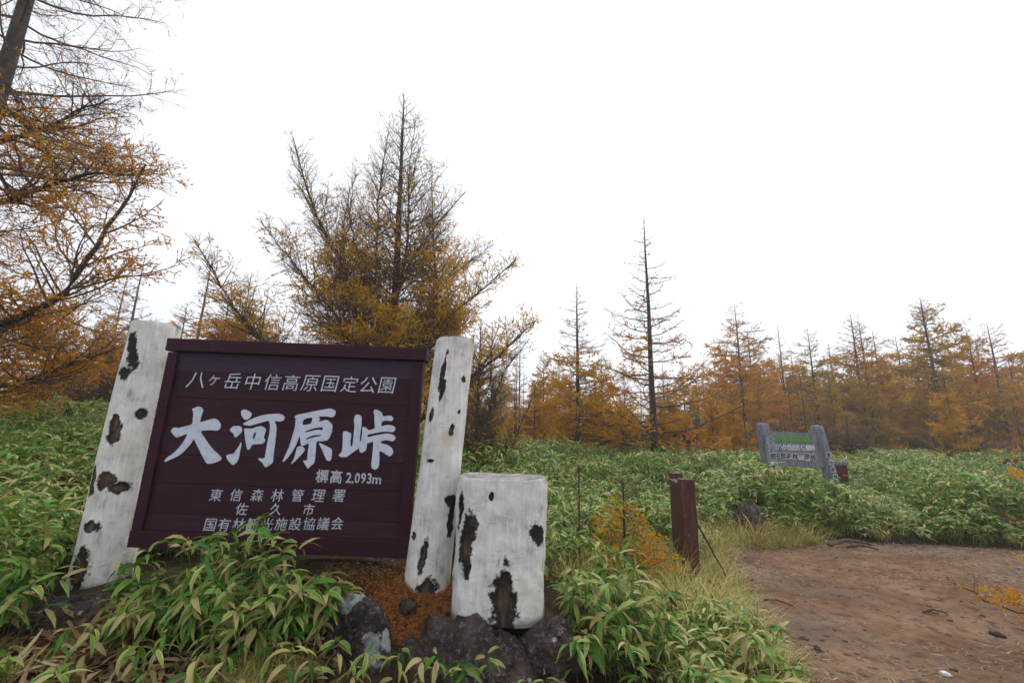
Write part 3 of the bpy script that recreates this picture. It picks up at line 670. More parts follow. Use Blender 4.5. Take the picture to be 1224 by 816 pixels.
def scatter(name, protos, pts, rots, scls, label, cat, seed=0, group=None):
    """one object whose points carry instances of the proto meshes (geometry nodes)"""
    me = bpy.data.meshes.new(name); me.vertices.add(len(pts)); me.vertices.foreach_set('co', np.asarray(pts, np.float32).ravel())
    g = np.random.default_rng(seed)
    a = me.attributes.new('rot', 'FLOAT_VECTOR', 'POINT'); a.data.foreach_set('vector', np.asarray(rots, np.float32).ravel())
    a = me.attributes.new('scl', 'FLOAT_VECTOR', 'POINT'); a.data.foreach_set('vector', np.asarray(scls, np.float32).ravel())
    a = me.attributes.new('idx', 'INT', 'POINT'); a.data.foreach_set('value', g.integers(0, len(protos), len(pts)).astype(np.int32))
    o = bpy.data.objects.new(name, me); COL.objects.link(o)
    pc = bpy.data.collections.new(name+'_kinds')
    for k, p in enumerate(protos):
        po = bpy.data.objects.new(name+'_kind', p); pc.objects.link(po)
    ng = bpy.data.node_groups.new(name+'_scatter', 'GeometryNodeTree')
    ng.interface.new_socket('Geometry', in_out='INPUT', socket_type='NodeSocketGeometry'); ng.interface.new_socket('Geometry', in_out='OUTPUT', socket_type='NodeSocketGeometry')
    n_ = ng.nodes; gi = n_.new('NodeGroupInput'); go = n_.new('NodeGroupOutput'); mp = n_.new('GeometryNodeMeshToPoints'); ip = n_.new('GeometryNodeInstanceOnPoints')
    ci = n_.new('GeometryNodeCollectionInfo'); ci.inputs['Collection'].default_value = pc; ci.inputs['Separate Children'].default_value = True; ci.inputs['Reset Children'].default_value = True
    def na(nm, ty): q = n_.new('GeometryNodeInputNamedAttribute'); q.data_type = ty; q.inputs['Name'].default_value = nm; return q.outputs['Attribute']
    lk = ng.links; lk.new(gi.outputs[0], mp.inputs[0]); lk.new(mp.outputs[0], ip.inputs['Points']); lk.new(ci.outputs[0], ip.inputs['Instance'])
    ip.inputs['Pick Instance'].default_value = True; lk.new(na('idx', 'INT'), ip.inputs['Instance Index']); lk.new(na('rot', 'FLOAT_VECTOR'), ip.inputs['Rotation']); lk.new(na('scl', 'FLOAT_VECTOR'), ip.inputs['Scale'])
    lk.new(ip.outputs[0], go.inputs[0])
    md = o.modifiers.new('scatter', 'NODES'); md.node_group = ng
    return tag(o, label, cat, group, 'stuff')
def sasa_ok(x, y):
    d = path_edges(x, y); ok = d < -.30
    keep = ~((np.abs(x+1.32) < 1.85) & (y > 2.9) & (y < 3.8))             # the sign and its posts
    keep &= ~((x > -1.15) & (x < .42) & (y < 3.5))                          # rocks and stump
    keep &= ~((x > -2.75) & (x < -.9) & (y < 2.62))                         # bare litter in front of the clump
    keep &= ~((x > -2.75) & (x < -2.1) & (y < 3.1))
    keep &= ~((np.abs(x-2.02) < .30) & (y > 4.55) & (y < 6.2))              # brown fence
    keep &= ~((np.hypot(x-4.07, (y-7.75)) < .42)) & ~(np.hypot(x-2.44, y-7.3) < .3)
    keep &= ~(np.hypot((x-1.12)/.55, (y-4.2)/.8) < 1) & ~((np.hypot((x-1.75)/.75, (y-5.0)/.9) < 1) & (vnoise(x*5, y*5) < .75))
    keep &= ~((x > 2.5) & (x < 4.6) & (y > 6.8) & (y < 7.6))
    keep &= (y > 1.7) & ~((y < 2.3) & (x > -1.9) & (x < .2))
    return ok & keep
def gridpts(x0, x1, y0, y1, sp_, seed):
    g = np.random.default_rng(seed); a, b = np.meshgrid(np.arange(x0, x1, sp_), np.arange(y0, y1, sp_)); a = a.ravel()+g.uniform(-.5, .5, a.size)*sp_; b = b.ravel()+g.uniform(-.5, .5, b.size)*sp_
    return a, b, g
protos = []
for k in range(6):
    me = clump_mesh('bamboo_clump', 100+k, 10, .31, .36, .60, 4, .88); me.materials.append(mat['leaf']); protos.append(me)
protos2 = []
for k in range(6):
    me = clump_mesh('bamboo_clump', 140+k, 12, .36, .34, .62, 4, .84); me.materials.append(mat['leaf']); protos2.append(me)
for nm, args, hs, lab in (('dwarf_bamboo_thicket', (-10.5, 10.5, 1.7, 8, .27, 1), .88, 'near thicket of green dwarf bamboo with pale leaf margins round the sign and path'),
        ('dwarf_bamboo_bank', (-22, 26, 8, 17, .36, 2), 1.12, 'wide bank of pale green dwarf bamboo behind the dirt path and sign'),
        ('dwarf_bamboo_undergrowth', (-34, 44, 17, 40, .62, 3), 1.45, 'dark green dwarf bamboo undergrowth at the foot of the larch forest')):
    x, y, g = gridpts(*args); k = sasa_ok(x, y) & (np.abs(x-.05*y) < 1.28*y+2.2); x, y = x[k], y[k]; d = -path_edges(x, y)
    if nm == 'dwarf_bamboo_thicket':
        k = ~((x > .35) & (y < 3.7) & (y > 2.3) & (g.random(len(x)) < .35)); k &= ~((d < .75) & (g.random(len(x)) < .45)); x, y, d = x[k], y[k], d[k]
    z = terrain(x, y); s = hs*(.72+.5*fbm(x*.6+3, y*.6))*np.clip(.55+d*.45, .5, 1)*g.uniform(.85, 1.15, len(x))
    if nm == 'dwarf_bamboo_bank': s *= .95+1.7*(fbm(x*.7, y*.7+8)-.45)
    s *= np.where((x > 5.7) & (x < 8.4) & (y > 8.9) & (y < 11.4), .62, 1)
    s2 = np.clip(s, .45, 2); wd_ = np.maximum(s2, .85*hs)
    scatter(nm, protos if nm == 'dwarf_bamboo_thicket' else protos2, np.stack([x, y, z], -1), np.stack([g.normal(0, .22, len(x)), g.normal(0, .22, len(x)), g.random(len(x))*6.28], -1), np.stack([wd_, wd_, s2], -1), lab, 'dwarf bamboo', 5)

# individual plants nearest the camera: stem + leaves
NV = 10; leafm = []
for k in range(NV):
    g = np.random.default_rng(300+k); n1 = np.array([0.])
    V, Qd, lf = leaves(np.zeros((1, 3)), n1, np.array([g.uniform(-.25, .4)]), np.array([g.uniform(.095, .17)]), np.array([g.uniform(.023, .032)]), np.array([g.uniform(.5, 1.7)]), 7, np.array([g.normal(0, .35)]), np.array([[.1, .3, .5, .2, .62, .7, .40, .93, .8, .97][k]]), 5)
    me = npmesh('leaf', V, quads=Qd, smooth=True, cols={'lf': lf}); me.materials.append(mat['leaf']); leafm.append(me)
culmm = []
for k in range(4):
    t = np.linspace(0, 1, 7); C = np.stack([.10*t**2*(1 if k % 2 else -1), .06*t**2, t], -1); V, Qd = tube(C[None], np.full((1, 7), .0035), 5); me = npmesh('stem', V, quads=Qd, smooth=True); me.materials.append(mat['culm']); culmm.append((me, C))
def sasa_plant(x, y, h, seed, label, group, nl=(9, 14), sc=1.0):
    g = np.random.default_rng(seed); r = empty('dwarf_bamboo_plant', (x, y, min(T(x, y), .40)-.03 if 'clump under' in label else T(x, y)-.03), g.random()*6.28); tag(r, label, 'dwarf bamboo', group)
    me, C = culmm[int(g.integers(4))]; st = bpy.data.objects.new('stem', me); COL.objects.link(st); st.parent = r; st.scale = (h, h, h)
    n = int(g.integers(*nl)); a0 = g.random()*6.28
    for q in range(n):
        t = 1.0 if q < n*.55 else g.uniform(.5, .92); p = np.array([np.interp(t, np.linspace(0, 1, 7), C[:, j]) for j in range(3)])*h
        o = bpy.data.objects.new('leaf', leafm[int(g.integers(NV))]); COL.objects.link(o); o.parent = r
        a = a0+q*2.4+g.normal()*.3; o.location = (p[0]+.01*math.cos(a), p[1]+.01*math.sin(a), p[2]+g.uniform(-.03, .01)*(t == 1.0))
        s = sc*g.uniform(.75, 1.15); o.scale = (s, s*g.uniform(.8, 1.15), s); o.rotation_euler = (g.normal()*.35, g.uniform(-.4, .75), a)
zones = [('leafy bamboo in the clump under the big sign, {}, {}', 'bamboo plants in the clump under the big sign', 62, -2.10, -.95, 2.58, 2.96, .19, .32),
         ('pale-edged bamboo in the patch outside the left post, {}, {}', 'bamboo plants left of the left post', 34, -3.5, -2.62, 1.95, 2.75, .28, .50),
         ('yellowing bamboo on the slope right of the stump, {}, {}', 'bamboo plants on the slope right of the stump', 40, .40, 1.75, 2.45, 3.7, .22, .44),
         ('small bamboo sprig below the boulders, {}, {}', 'small bamboo sprigs below the boulders', 13, -.95, .30, 2.42, 2.58, .14, .24),
         ('low bamboo sprig in the brown leaf litter bottom left, {}, {}', 'bamboo sprigs in the litter at the bottom left', 20, -2.4, -.95, 2.15, 2.55, .16, .30)]
k0 = 500
for lab, grp, n, x0, x1, y0, y1, h0, h1 in zones:
    g = np.random.default_rng(k0)
    for k in range(n):
        x = lerp(x0, x1, (k*.618) % 1); y = g.uniform(y0, y1)
        f_ = (x-x0)/(x1-x0); q_ = ('left end', 'left half', 'middle', 'right half', 'right end')[min(4, int(f_*5))]; r_ = 'front row' if y < (y0+y1)/2 else 'back row'
        lab_ = lab.format(q_, r_)
        sasa_plant(x, y, g.uniform(h0, h1), k0+k, lab_, grp, (8, 12) if 'sprig' in lab else (20, 28), .8 if 'sprig' in lab else 1.0)
    k0 += 100

# ------------------------------------------------------------------ dry grass
def grass_mesh(seed, n=60, r=.13, l0=.22, l1=.52):
    g = np.random.default_rng(seed); a = g.random(n)*6.28; rr = r*np.sqrt(g.random(n)); P = np.stack([rr*np.cos(a), rr*np.sin(a), np.full(n, -.02)], -1)
    V, Qd, lf = leaves(P, a+g.normal(0, .8, n), g.uniform(.9, 1.5, n), g.uniform(l0, l1, n), g.uniform(.003, .006, n), g.uniform(.5, 2.1, n), 5, None, g.random(n), 2)
    return npmesh('grass_tuft', V, quads=Qd, smooth=True, cols={'lf': lf})
GM = MT('dry_grass', .7, .2); sp = GM.n('SeparateXYZ'); GM.l(GM.attr('lf').outputs['Vector'], sp.inputs[0]); oi = GM.n('ObjectInfo').outputs['Random']
GM.base(GM.ramp(GM.math('FRACT', GM.math('ADD', GM.math('MULTIPLY', sp.outputs[2], .6), GM.math('MULTIPLY', oi, .55))), [(0, (.16, .26, .035)), (.35, (.36, .38, .08)), (.65, (.52, .44, .17)), (.85, (.42, .26, .11)), (1, (.28, .14, .06))]))
gprot = []
for k in range(4):
    me = grass_mesh(700+k); me.materials.append(GM.m); gprot.append(me)
x, y, g = gridpts(.3, 14, 2.4, 9.2, .15, 9); d = -path_edges(x, y); k = (d > -.05) & (d < .55+.35*fbm(x, y)) ; k |= (np.hypot((x-1.6)/1.15, (y-4.9)/1.25) < 1) & (d > 0); k &= (g.random(len(x)) < np.where((x < 3.0) | ((x > 2.8) & (x < 5)), .9, .10)) & ~((np.abs(x-2.02) < .14) & (np.abs(y-5.55) < .6)); k &= ~((x < 1.75) & (y < 3.6) & (g.random(len(x)) < .6)); x, y = x[k], y[k]
s = g.uniform(.6, 1.3, len(x))*np.where(d[k] < .15, .6, 1)
scatter('dry_grass', gprot, np.stack([x, y, terrain(x, y)], -1), np.stack([g.normal(0, .1, len(x)), g.normal(0, .1, len(x)), g.random(len(x))*6.28], -1), np.stack([s, s, s], -1), 'yellow-brown dry grass fringing the dirt path and round the brown fence', 'grass', 6)
x = np.concatenate([g.uniform(-1.30, -.98, 26), g.uniform(.25, .5, 6), g.uniform(-3.2, -2.3, 8)]); y = np.concatenate([g.uniform(2.25, 2.6, 26), g.uniform(2.4, 2.8, 6), g.uniform(2., 2.6, 8)]); s = g.uniform(.2, .42, len(x))
scatter('straw_grass', gprot, np.stack([x, y, terrain(x, y)], -1), np.stack([g.normal(0, .1, len(x)), g.normal(0, .1, len(x)), g.random(len(x))*6.28], -1), np.stack([s, s, s], -1), 'tangled straw-coloured grass beside the lichen boulder', 'grass', 7)

# ------------------------------------------------------------------ litter lying on the ground
def bits(name, x, y, ln, wd, cols_, label, cat, dz=.004, tilt=.25, seed=1, rough=.8):
    g = np.random.default_rng(seed); n = len(x); z = terrain(x, y)+dz+g.random(n)*.008; a = g.random(n)*6.28; L_ = ln*g.uniform(.5, 1.3, n); W_ = wd*g.uniform(.6, 1.3, n)
    V, Qd, lf = leaves(np.stack([x, y, z], -1), a, g.normal(.05, tilt, n), L_, W_, g.normal(0, .5, n), 4, g.normal(0, .5, n), g.random(n), 2)
    M = MT(name, rough, .2); sp = M.n('SeparateXYZ'); M.l(M.attr('lf').outputs['Vector'], sp.inputs[0]); M.base(M.ramp(sp.outputs[2], cols_))
    return tag(link(name, npmesh(name, V, quads=Qd, cols={'lf': lf}), M.m), label, cat, None, 'stuff')
g = np.random.default_rng(21)
n = 12000; x = g.normal(-.52, .28, n); y = g.normal(3.03, .13, n); k = (y > 2.6) & (y < 3.5); x, y = x[k], y[k]
bits('fallen_larch_needles', x, y, .028, .003, [(0, (.16, .055, .02)), (.4, (.36, .13, .03)), (.8, (.48, .21, .06)), (1, (.25, .14, .07))], 'orange larch needles fallen on the mound between the posts and boulders', 'needles', seed=2)
n = 1500; x = g.uniform(-3.0, -2.0, n); y = g.uniform(2.5, 3.1, n)
bits('fallen_needles_on_rock', x, y, .028, .003, [(0, (.12, .045, .02)), (.6, (.26, .10, .03)), (1, (.2, .12, .06))], 'rusty needles fallen round the flat rock at the foot of the left post', 'needles', dz=.01, seed=3)
n = 1500; x = g.uniform(-3.0, -.85, n); y = g.uniform(2.05, 2.9, n)
bits('fallen_bamboo_leaves', x, y, .13, .024, [(0, (.09, .05, .025)), (.4, (.24, .15, .07)), (.8, (.38, .27, .14)), (1, (.48, .38, .24))], 'dry tan bamboo leaves lying under the clump at the bottom left', 'leaves', dz=.006, tilt=.4, seed=4)
n = 42000; x = g.uniform(.8, 13, n); y = g.uniform(2.9, 8, n); pd = path_edges(x, y); dr_ = fbm(x*1.3+7, y*1.9)
k = (pd > -.15) & (g.random(n) < .12+1.2*(dr_ > .5)+.8*(pd < .35)); x, y = x[k], y[k]
bits('straw_litter', x, y, .07, .0042, [(0, (.08, .045, .03)), (.35, (.20, .12, .07)), (.7, (.36, .26, .17)), (1, (.50, .42, .32))], 'scattered straw, needles and twigs on the brown dirt path', 'litter', dz=.002, tilt=.12, seed=5)
n = 7000; x = g.uniform(.9, 13, n); y = g.uniform(2.9, 8, n); k = path_edges(x, y) > -.1; x, y = x[k], y[k]; z = terrain(x, y)
gb = bmesh.new(); bmesh.ops.create_icosphere(gb, subdivisions=1, radius=1); gv = np.array([v.co[:] for v in gb.verts]); gf = np.array([[v.index for v in f.verts] for f in gb.faces]); gb.free()
r_ = np.minimum(.004+.006*g.exponential(1, len(x)), .03); V = gv[None]*(1+.3*g.normal(size=(len(x), len(gv), 1)).clip(-1, 1))*(r_[:, None, None]*np.array([1, .8, .5]))+np.stack([x, y, z], -1)[:, None, :]
F = gf[None]+np.arange(len(x))[:, None, None]*len(gv)
grm = simple('path_gravel', (.06, .042, .036), (.22, .18, .16), 3, .9, 0)
tag(link('gravel', npmesh('gravel', V, tris=F), grm), 'small grit and clods scattered over the dirt path', 'gravel', None, 'stuff')

# ------------------------------------------------------------------ larches
def at_t(P, R_, pi, t):
    K = P.shape[1]; u = t*(K-1); k = np.minimum(u.astype(int), K-2); f = (u-k)[:, None]
    a = P[pi, k]; b = P[pi, k+1]; tn = b-a; tn /= np.linalg.norm(tn, axis=1, keepdims=True)+1e-9
    return a*(1-f)+b*f, tn, R_[pi, k]*(1-f[:, 0])+R_[pi, k+1]*f[:, 0]
def grow_lines(p, d, Ln, K, up, nz, g):
    n = len(p); P = np.zeros((n, K, 3)); P[:, 0] = p; d = d.copy()
    for k in range(1, K):
        P[:, k] = P[:, k-1]+d*(Ln/(K-1))[:, None]
        d = d+g.normal(0, nz, (n, 3)); d[:, 2] += up/(K-1); d /= np.linalg.norm(d, axis=1, keepdims=True)
    return P
def unit(v): return v/(np.linalg.norm(v, axis=-1, keepdims=True)+1e-9)
def larch(seed, H, leaders=(), r0=.12, n1=60, t0=.10, l1=2.6, el0=-.05, el1=.7, up1=.45, bare=.62, dens=1.0, tuft=.036, l2sp=.15, l3sp=.10, top_sparse=.4, limbs=(), lean=(0, 0), shape=.8, l2len=.34, tsp=.04, l3w=.0036, lr=.009, wig=.10, lfac=.72, l2r=.0045, low=.0, eln=.12, fl=.85):
    """returns dict of meshes: trunk, limbs (list), twigs, needles"""
    g = np.random.default_rng(seed); K = 22; t = np.linspace(0, 1, K)
    T0 = np.stack([lean[0]*t+.02*H*.1*np.cumsum(g.normal(0, .5, K))*.3, lean[1]*t+.002*H*np.cumsum(g.normal(0, .5, K)), H*t], -1); T0[0, :2] = 0
    R0 = r0*(1-t)**.85+.006; R0[0] *= 1.35; R0[1] *= 1.08
    trunks = [(T0, R0)]; res = {'trunk': (T0, R0), 'leaders': []}
    for pts, ra, rb in list(leaders)+list(limbs):
        pts = np.array(pts, float); s = np.concatenate([[0], np.cumsum(np.linalg.norm(np.diff(pts, axis=0), axis=1))]); s /= s[-1]
        # smooth resample
        q = np.stack([np.interp(t, s, pts[:, j]) for j in range(3)], -1)
        for _ in range(3): q[1:-1] = (q[:-2]+2*q[1:-1]+q[2:])/4
        q[1:-1] += g.normal(0, .015, (K-2, 3)); res['leaders'].append((q, ra+(rb-ra)*t)); trunks.append((q, ra+(rb-ra)*t))
    P1s = []; R1s = []; Hs = []
    for ti, (TP, TR) in enumerate(trunks):
        hh = TP[-1, 2]-TP[0, 2] if ti == 0 else np.linalg.norm(TP[-1]-TP[0])
        n = n1 if ti == 0 else max(6, int(n1*hh/H*1.25)); tt = np.sort(g.uniform(t0 if ti == 0 else .15, .985, n)); tt = tt if ti else t0+(.985-t0)*((np.arange(n)+g.uniform(-.4, .4, n))/n).clip(0, 1)
        p, tn, rr = at_t(TP[None], TR[None], np.zeros(n, int), tt)
        az = np.arange(n)*2.39996+g.normal(0, .5, n); el = el0+(el1-el0)*tt**1.5+g.normal(0, eln, n)
        d = np.stack([np.cos(az)*np.cos(el), np.sin(az)*np.cos(el), np.sin(el)], -1)
        if ti: d = unit(d+tn*.6)
        Ln = l1*((1-tt)**shape+.06)*g.uniform(.55, 1.12, n)*(1 if ti == 0 else lfac)
        if ti == 0: Ln *= np.minimum(1, .55+tt*3)
        Ln = np.maximum(Ln, .15)
        P1 = grow_lines(p, d, Ln, 8, up1, wig, g); P1s.append(P1); R1s.append(np.minimum(rr*.6, lr*(.9+1.1*Ln))[:, None]*np.linspace(1, .18, 8)[None])
    nt_ = len(trunks)
    P1 = np.concatenate(P1s); R1 = np.concatenate(R1s); res['l1'] = (P1, R1)
    # extra twigs straight from leaders
    def kids(P, R_, sp_, lmin, lmax, ang, K2, tmin=.12, flat=.85, up=.1):
        Ln = np.linalg.norm(np.diff(P, axis=1), axis=2).sum(1); cnt = np.maximum(1, (Ln*(1-tmin)/sp_).astype(int)); pi = np.repeat(np.arange(len(P)), cnt)
        tt = g.uniform(tmin, 1, len(pi)); p, tn, rr = at_t(P, R_, pi, tt)
        sd = unit(np.cross(tn, [0, 0, 1.])); upv = unit(np.cross(sd, tn)); sg = np.where(g.random(len(pi)) < .5, -1, 1)
        th = g.normal(0, (1-flat)*3+.25, len(pi))
        lat = sd*(sg*np.cos(th))[:, None]+upv*np.sin(th)[:, None]
        an = ang+g.normal(0, .2, len(pi)); d = unit(tn*np.cos(an)[:, None]+lat*np.sin(an)[:, None])
        L2 = g.uniform(lmin, lmax, len(pi))*np.minimum(Ln[pi], 2.0)*(1.15-.75*tt)+.04
        return grow_lines(p, d, L2, K2, up, .10, g), rr, L2, pi, tt
    P2, rr2, L2, pi2, _ = kids(P1, R1, l2sp, .6*l2len, 1.3*l2len, .95, 5, flat=fl)
    R2 = np.minimum(np.maximum(rr2*.7, l2r*.8), l2r*(.8+.9*L2))[:, None]*np.linspace(1, .3, 5)[None]
    P3, rr3, L3, pi3, _ = kids(P2, R2, l3sp, .35, .85, .9, 3, .1, fl-.08, .05)
    res['l2'] = (P2, R2)
    # level 3 twigs: one slim triangle each
    dd = unit(P3[:, 2]-P3[:, 0]); sd = unit(np.cross(dd, g.normal(size=dd.shape)))*l3w
    res['l3'] = np.stack([P3[:, 0]-sd, P3[:, 0]+sd, P3[:, 2]], 1).reshape(-1, 3)
    # needle tufts
    def tufts(P, sp_):
        Ln = np.linalg.norm(np.diff(P, axis=1), axis=2).sum(1); cnt = np.maximum(1, np.round(Ln/sp_).astype(int)); pi = np.repeat(np.arange(len(P)), cnt); tt = g.random(len(pi))
        p, tn, _ = at_t(P, np.ones(P.shape[:2]), pi, tt); return p, tn, pi
    # whole twigs keep or lose their needles, patch by patch
    def keep(P):
        c = P.mean(1); hrel = c[:, 2]/H
        patch = .5*fbm(c[:, 0]*1.5+seed, c[:, 1]*1.5+c[:, 2]*3.1, 3)+.5*vnoise(c[:, 2]*3.3+seed, np.arctan2(c[:, 1], c[:, 0])*1.3)
        pr = dens*(1-sstep(bare-.30, bare+.20, hrel+(patch-.45)*.9))*sstep(.34, .54, patch)*1.2+.03*dens
        pr *= .12+.88*sstep(.15, .5, np.hypot(c[:, 0]-lean[0]*hrel, c[:, 1])/(l1*(1.05-.9*np.clip(hrel, 0, 1))))
        if low: pr *= sstep(low*.3, low, hrel)
        return P[g.random(len(P)) < pr*1.35]
    pa, ta, ia = tufts(keep(P3), tsp); pb, tb, ib = tufts(keep(P2), tsp*1.1)
    p = np.concatenate([pa, pb])
    n = len(p); a = unit(g.normal(size=(n, 3))+[0, 0, .3]); b = unit(np.cross(a, g.normal(size=(n, 3)))); s = tuft*g.uniform(.6, 1.3, n)[:, None]
    v = []
    for q in (0, 1):
        c = b if q == 0 else unit(np.cross(a, b)); v += [p-c*s*.5-a*s*.15, p+c*s*.5-a*s*.15, p+a*s*.75]
    V = np.stack(v, 1).reshape(-1, 3); res['needles'] = V; res['nrn'] = np.repeat(g.random(n), 6)
    return res
HUES = [(.62, .40, .035), (.72, .40, .03), (.76, .34, .024), (.76, .26, .02), (.58, .40, .05), (.74, .37, .028), (.66, .33, .03)]
def tree_parts(res, hero):
    out = []
    V, Qd = tube(res['trunk'][0][None], res['trunk'][1][None], 10 if hero else 7); out.append(('trunk', npmesh('trunk', V, quads=Qd, smooth=True), 'bark'))
    for q, r in res['leaders']:
        V, Qd = tube(q[None], r[None], 8); out.append(('limb', npmesh('limb', V, quads=Qd, smooth=True), 'bark'))
    V1, Q1 = tube(*res['l1'], 5 if hero else 4); V2, Q2 = tube(*res['l2'], 3); V3 = res['l3']
    n1, n2 = len(V1), len(V2); tr = np.arange(len(V3)).reshape(-1, 3)+n1+n2
    out.append(('branches', npmesh('branches', np.concatenate([V1, V2, V3]), quads=np.concatenate([Q1, Q2+n1]), tris=tr, smooth=True), 'twig'))
    N_ = res['needles']; out.append(('needles', npmesh('needles', N_, tris=np.arange(len(N_)).reshape(-1, 3), attrs={'rn': res['nrn']}), 'needle'))
    return out
def place_tree(parts, name, loc, rz, sc, label, group=None, cat='larch tree', hue=None):
    r = empty(name, loc, rz); r.scale = (sc[0], sc[0], sc[1]); tag(r, label, cat, group)
    for nm, me, mk in parts:
        o = bpy.data.objects.new(nm, me); COL.objects.link(o); o.parent = r
        if not me.materials: me.materials.append(mat[mk])
        if nm == 'needles': o.color = (*(hue or HUES[int((loc[0]*7.3+loc[1]*3.1) % len(HUES))]), 1)
        if nm in ('branches', 'needles'): o['kind'] = 'stuff'
    return r
# the big many-stemmed larch behind the sign
bx_, by_ = -2.86, 11.0; bz_ = T(bx_, by_)-.1
def loc_(*pts): return [(x-bx_, y-by_, z-bz_) for x, y, z in pts]
res = larch(11, 11.2-bz_, leaders=[
    (loc_((-2.9, 11, 1.6), (-3.6, 10.8, 3.6), (-4.16, 10.7, 5.34), (-5.30, 10.5, 7.3), (-5.95, 10.4, 9.2)), .085, .010),
    (loc_((-3.1, 11, 1.5), (-4.9, 10.8, 2.7), (-6.5, 10.6, 4.05), (-7.4, 10.5, 5.2), (-8.0, 10.3, 6.2)), .075, .010),
    (loc_((-2.8, 11, 1.6), (-2.3, 10.9, 3.9), (-1.2, 10.7, 4.8), (.15, 10.5, 6.0)), .065, .008),
    (loc_((-3.0, 11, 3.0), (-3.1, 10.9, 5.2), (-2.2, 10.7, 6.7), (-1.3, 10.5, 7.8)), .055, .008),
    (loc_((-3.0, 11.1, 2.2), (-3.7, 11.3, 5.5), (-3.85, 11.3, 8.3), (-3.7, 11.2, 10.1)), .065, .008),
    (loc_((-3.1, 11.1, 2.5), (-4.4, 11.3, 4.2), (-4.8, 11.4, 6.5), (-4.7, 11.4, 8.4)), .05, .008),
    (loc_((-2.7, 10.9, 1.4), (-1.6, 10.6, 2.4), (-.5, 10.3, 3.2), (.6, 10.1, 4.3)), .06, .008),
    (loc_((-2.8, 11, 1.3), (-1.9, 11, 4.5), (-2.2, 11, 7.0), (-2.35, 11, 8.9)), .05, .008),
    (loc_((-3.0, 10.9, 2.2), (-4.0, 10.4, 4.0), (-5.2, 10.2, 5.4), (-6.3, 10.1, 6.6)), .045, .006),
    (loc_((-2.9, 11.2, 2.6), (-2.5, 11.6, 4.6), (-1.8, 11.9, 6.0), (-.6, 12, 7.0)), .045, .006),
    (loc_((-3.1, 11, 1.2), (-4.6, 10.8, 2.0), (-6.2, 10.6, 3.0), (-7.4, 10.5, 3.9)), .045, .006),
    (loc_((-3.0, 10.8, 4.4), (-2.7, 10.5, 6.5), (-2.8, 10.4, 8.2), (-2.75, 10.4, 9.9)), .04, .006),
    (loc_((-3.0, 11.1, 4.0), (-4.2, 11.4, 5.8), (-4.7, 11.5, 7.6), (-4.6, 11.4, 9.0)), .04, .006)],
    r0=.15, n1=110, t0=.15, l1=2.3, shape=.55, l2len=.42, el0=.05, el1=.75, up1=.6, bare=.62, dens=.72, tuft=.032, lr=.007, wig=.14, lfac=.9, lean=(-.42, 0), l2sp=.135, l3sp=.085, tsp=.023, l3w=.0035)
main_tree = place_tree(tree_parts(res, True), 'larch_tree', (bx_, by_, bz_), 0, (1, 1), 'large many-stemmed larch behind the big sign, bare twiggy top and golden lower needles', hue=(.80, .50, .035))
# bare shrubby larch right of the sign
res = larch(12, 3.9, leaders=[([(0, 0, .1), (.25, 0, 1.6), (.55, -.1, 2.6), (1.15, -.2, 3.4)], .035, .006), ([(0, 0, .1), (-.3, .1, 1.5), (-.5, .1, 3.4)], .035, .006), ([(0, 0, .1), (.3, .2, 1.8), (.25, .2, 3.9)], .03, .006), ([(0, 0, .1), (-.6, 0, 1.0), (-1.0, 0, 2.3)], .03, .006), ([(.1, 0, .2), (.8, -.1, 1.0), (1.3, -.2, 2.2)], .028, .006)],
    r0=.05, n1=60, t0=.1, l1=1.2, l2len=.5, el0=.5, el1=1.0, up1=.5, bare=.35, dens=.35, l2sp=.07, l3sp=.06)
place_tree(tree_parts(res, True), 'shrubby_larch', (-.75, 10.2, T(-.75, 10.2)-.05), 0, (1, 1), 'dark bare shrubby larch with many thin stems just right of the big sign posts')
# giant at the left edge
gx, gy = -9.5, 7.0; gz = T(gx, gy)-.1
def gl(*pts): return [(x-gx, y-gy, z-gz) for x, y, z in pts]
res = larch(14, 15.5, limbs=[(gl((-9.5, 7, 2.4), (-8.2, 6.4, 2.75), (-6.79, 6, 3.0), (-6.2, 6, 3.44), (-6.09, 6, 4.01), (-5.76, 6, 4.75), (-5.55, 5.95, 5.4)), .085, .012),
        (gl((-9.5, 7, 5.1), (-8.4, 6.7, 5.15), (-7.4, 6.5, 5.4), (-6.6, 6.3, 5.45), (-5.7, 6.2, 5.4)), .06, .008),
        (gl((-9.5, 7, 7.0), (-8.8, 6.8, 6.9), (-8.1, 6.7, 6.2), (-7.55, 6.6, 5.5)), .05, .02),
        (gl((-9.5, 7, 6.4), (-8.4, 6.8, 6.5), (-7.4, 6.6, 6.9), (-6.9, 6.5, 7.0)), .05, .008),
        (gl((-9.5, 7, 1.9), (-8.4, 6.8, 1.9), (-7.2, 6.6, 2.2), (-5.9, 6.5, 2.7)), .06, .008)],
    r0=.19, n1=120, t0=.08, l1=3.3, l2len=.38, lr=.0075, wig=.15, l3w=.004, el0=-.02, el1=.5, up1=.35, bare=.37, dens=1.3, l2sp=.10, l3sp=.08, shape=.6, tuft=.025, tsp=.024)
place_tree(tree_parts(res, True), 'larch_tree', (gx, gy, gz), 0, (1, 1), 'tall larch at the left edge with a dark curving lower limb and orange needles', hue=(.74, .33, .022))
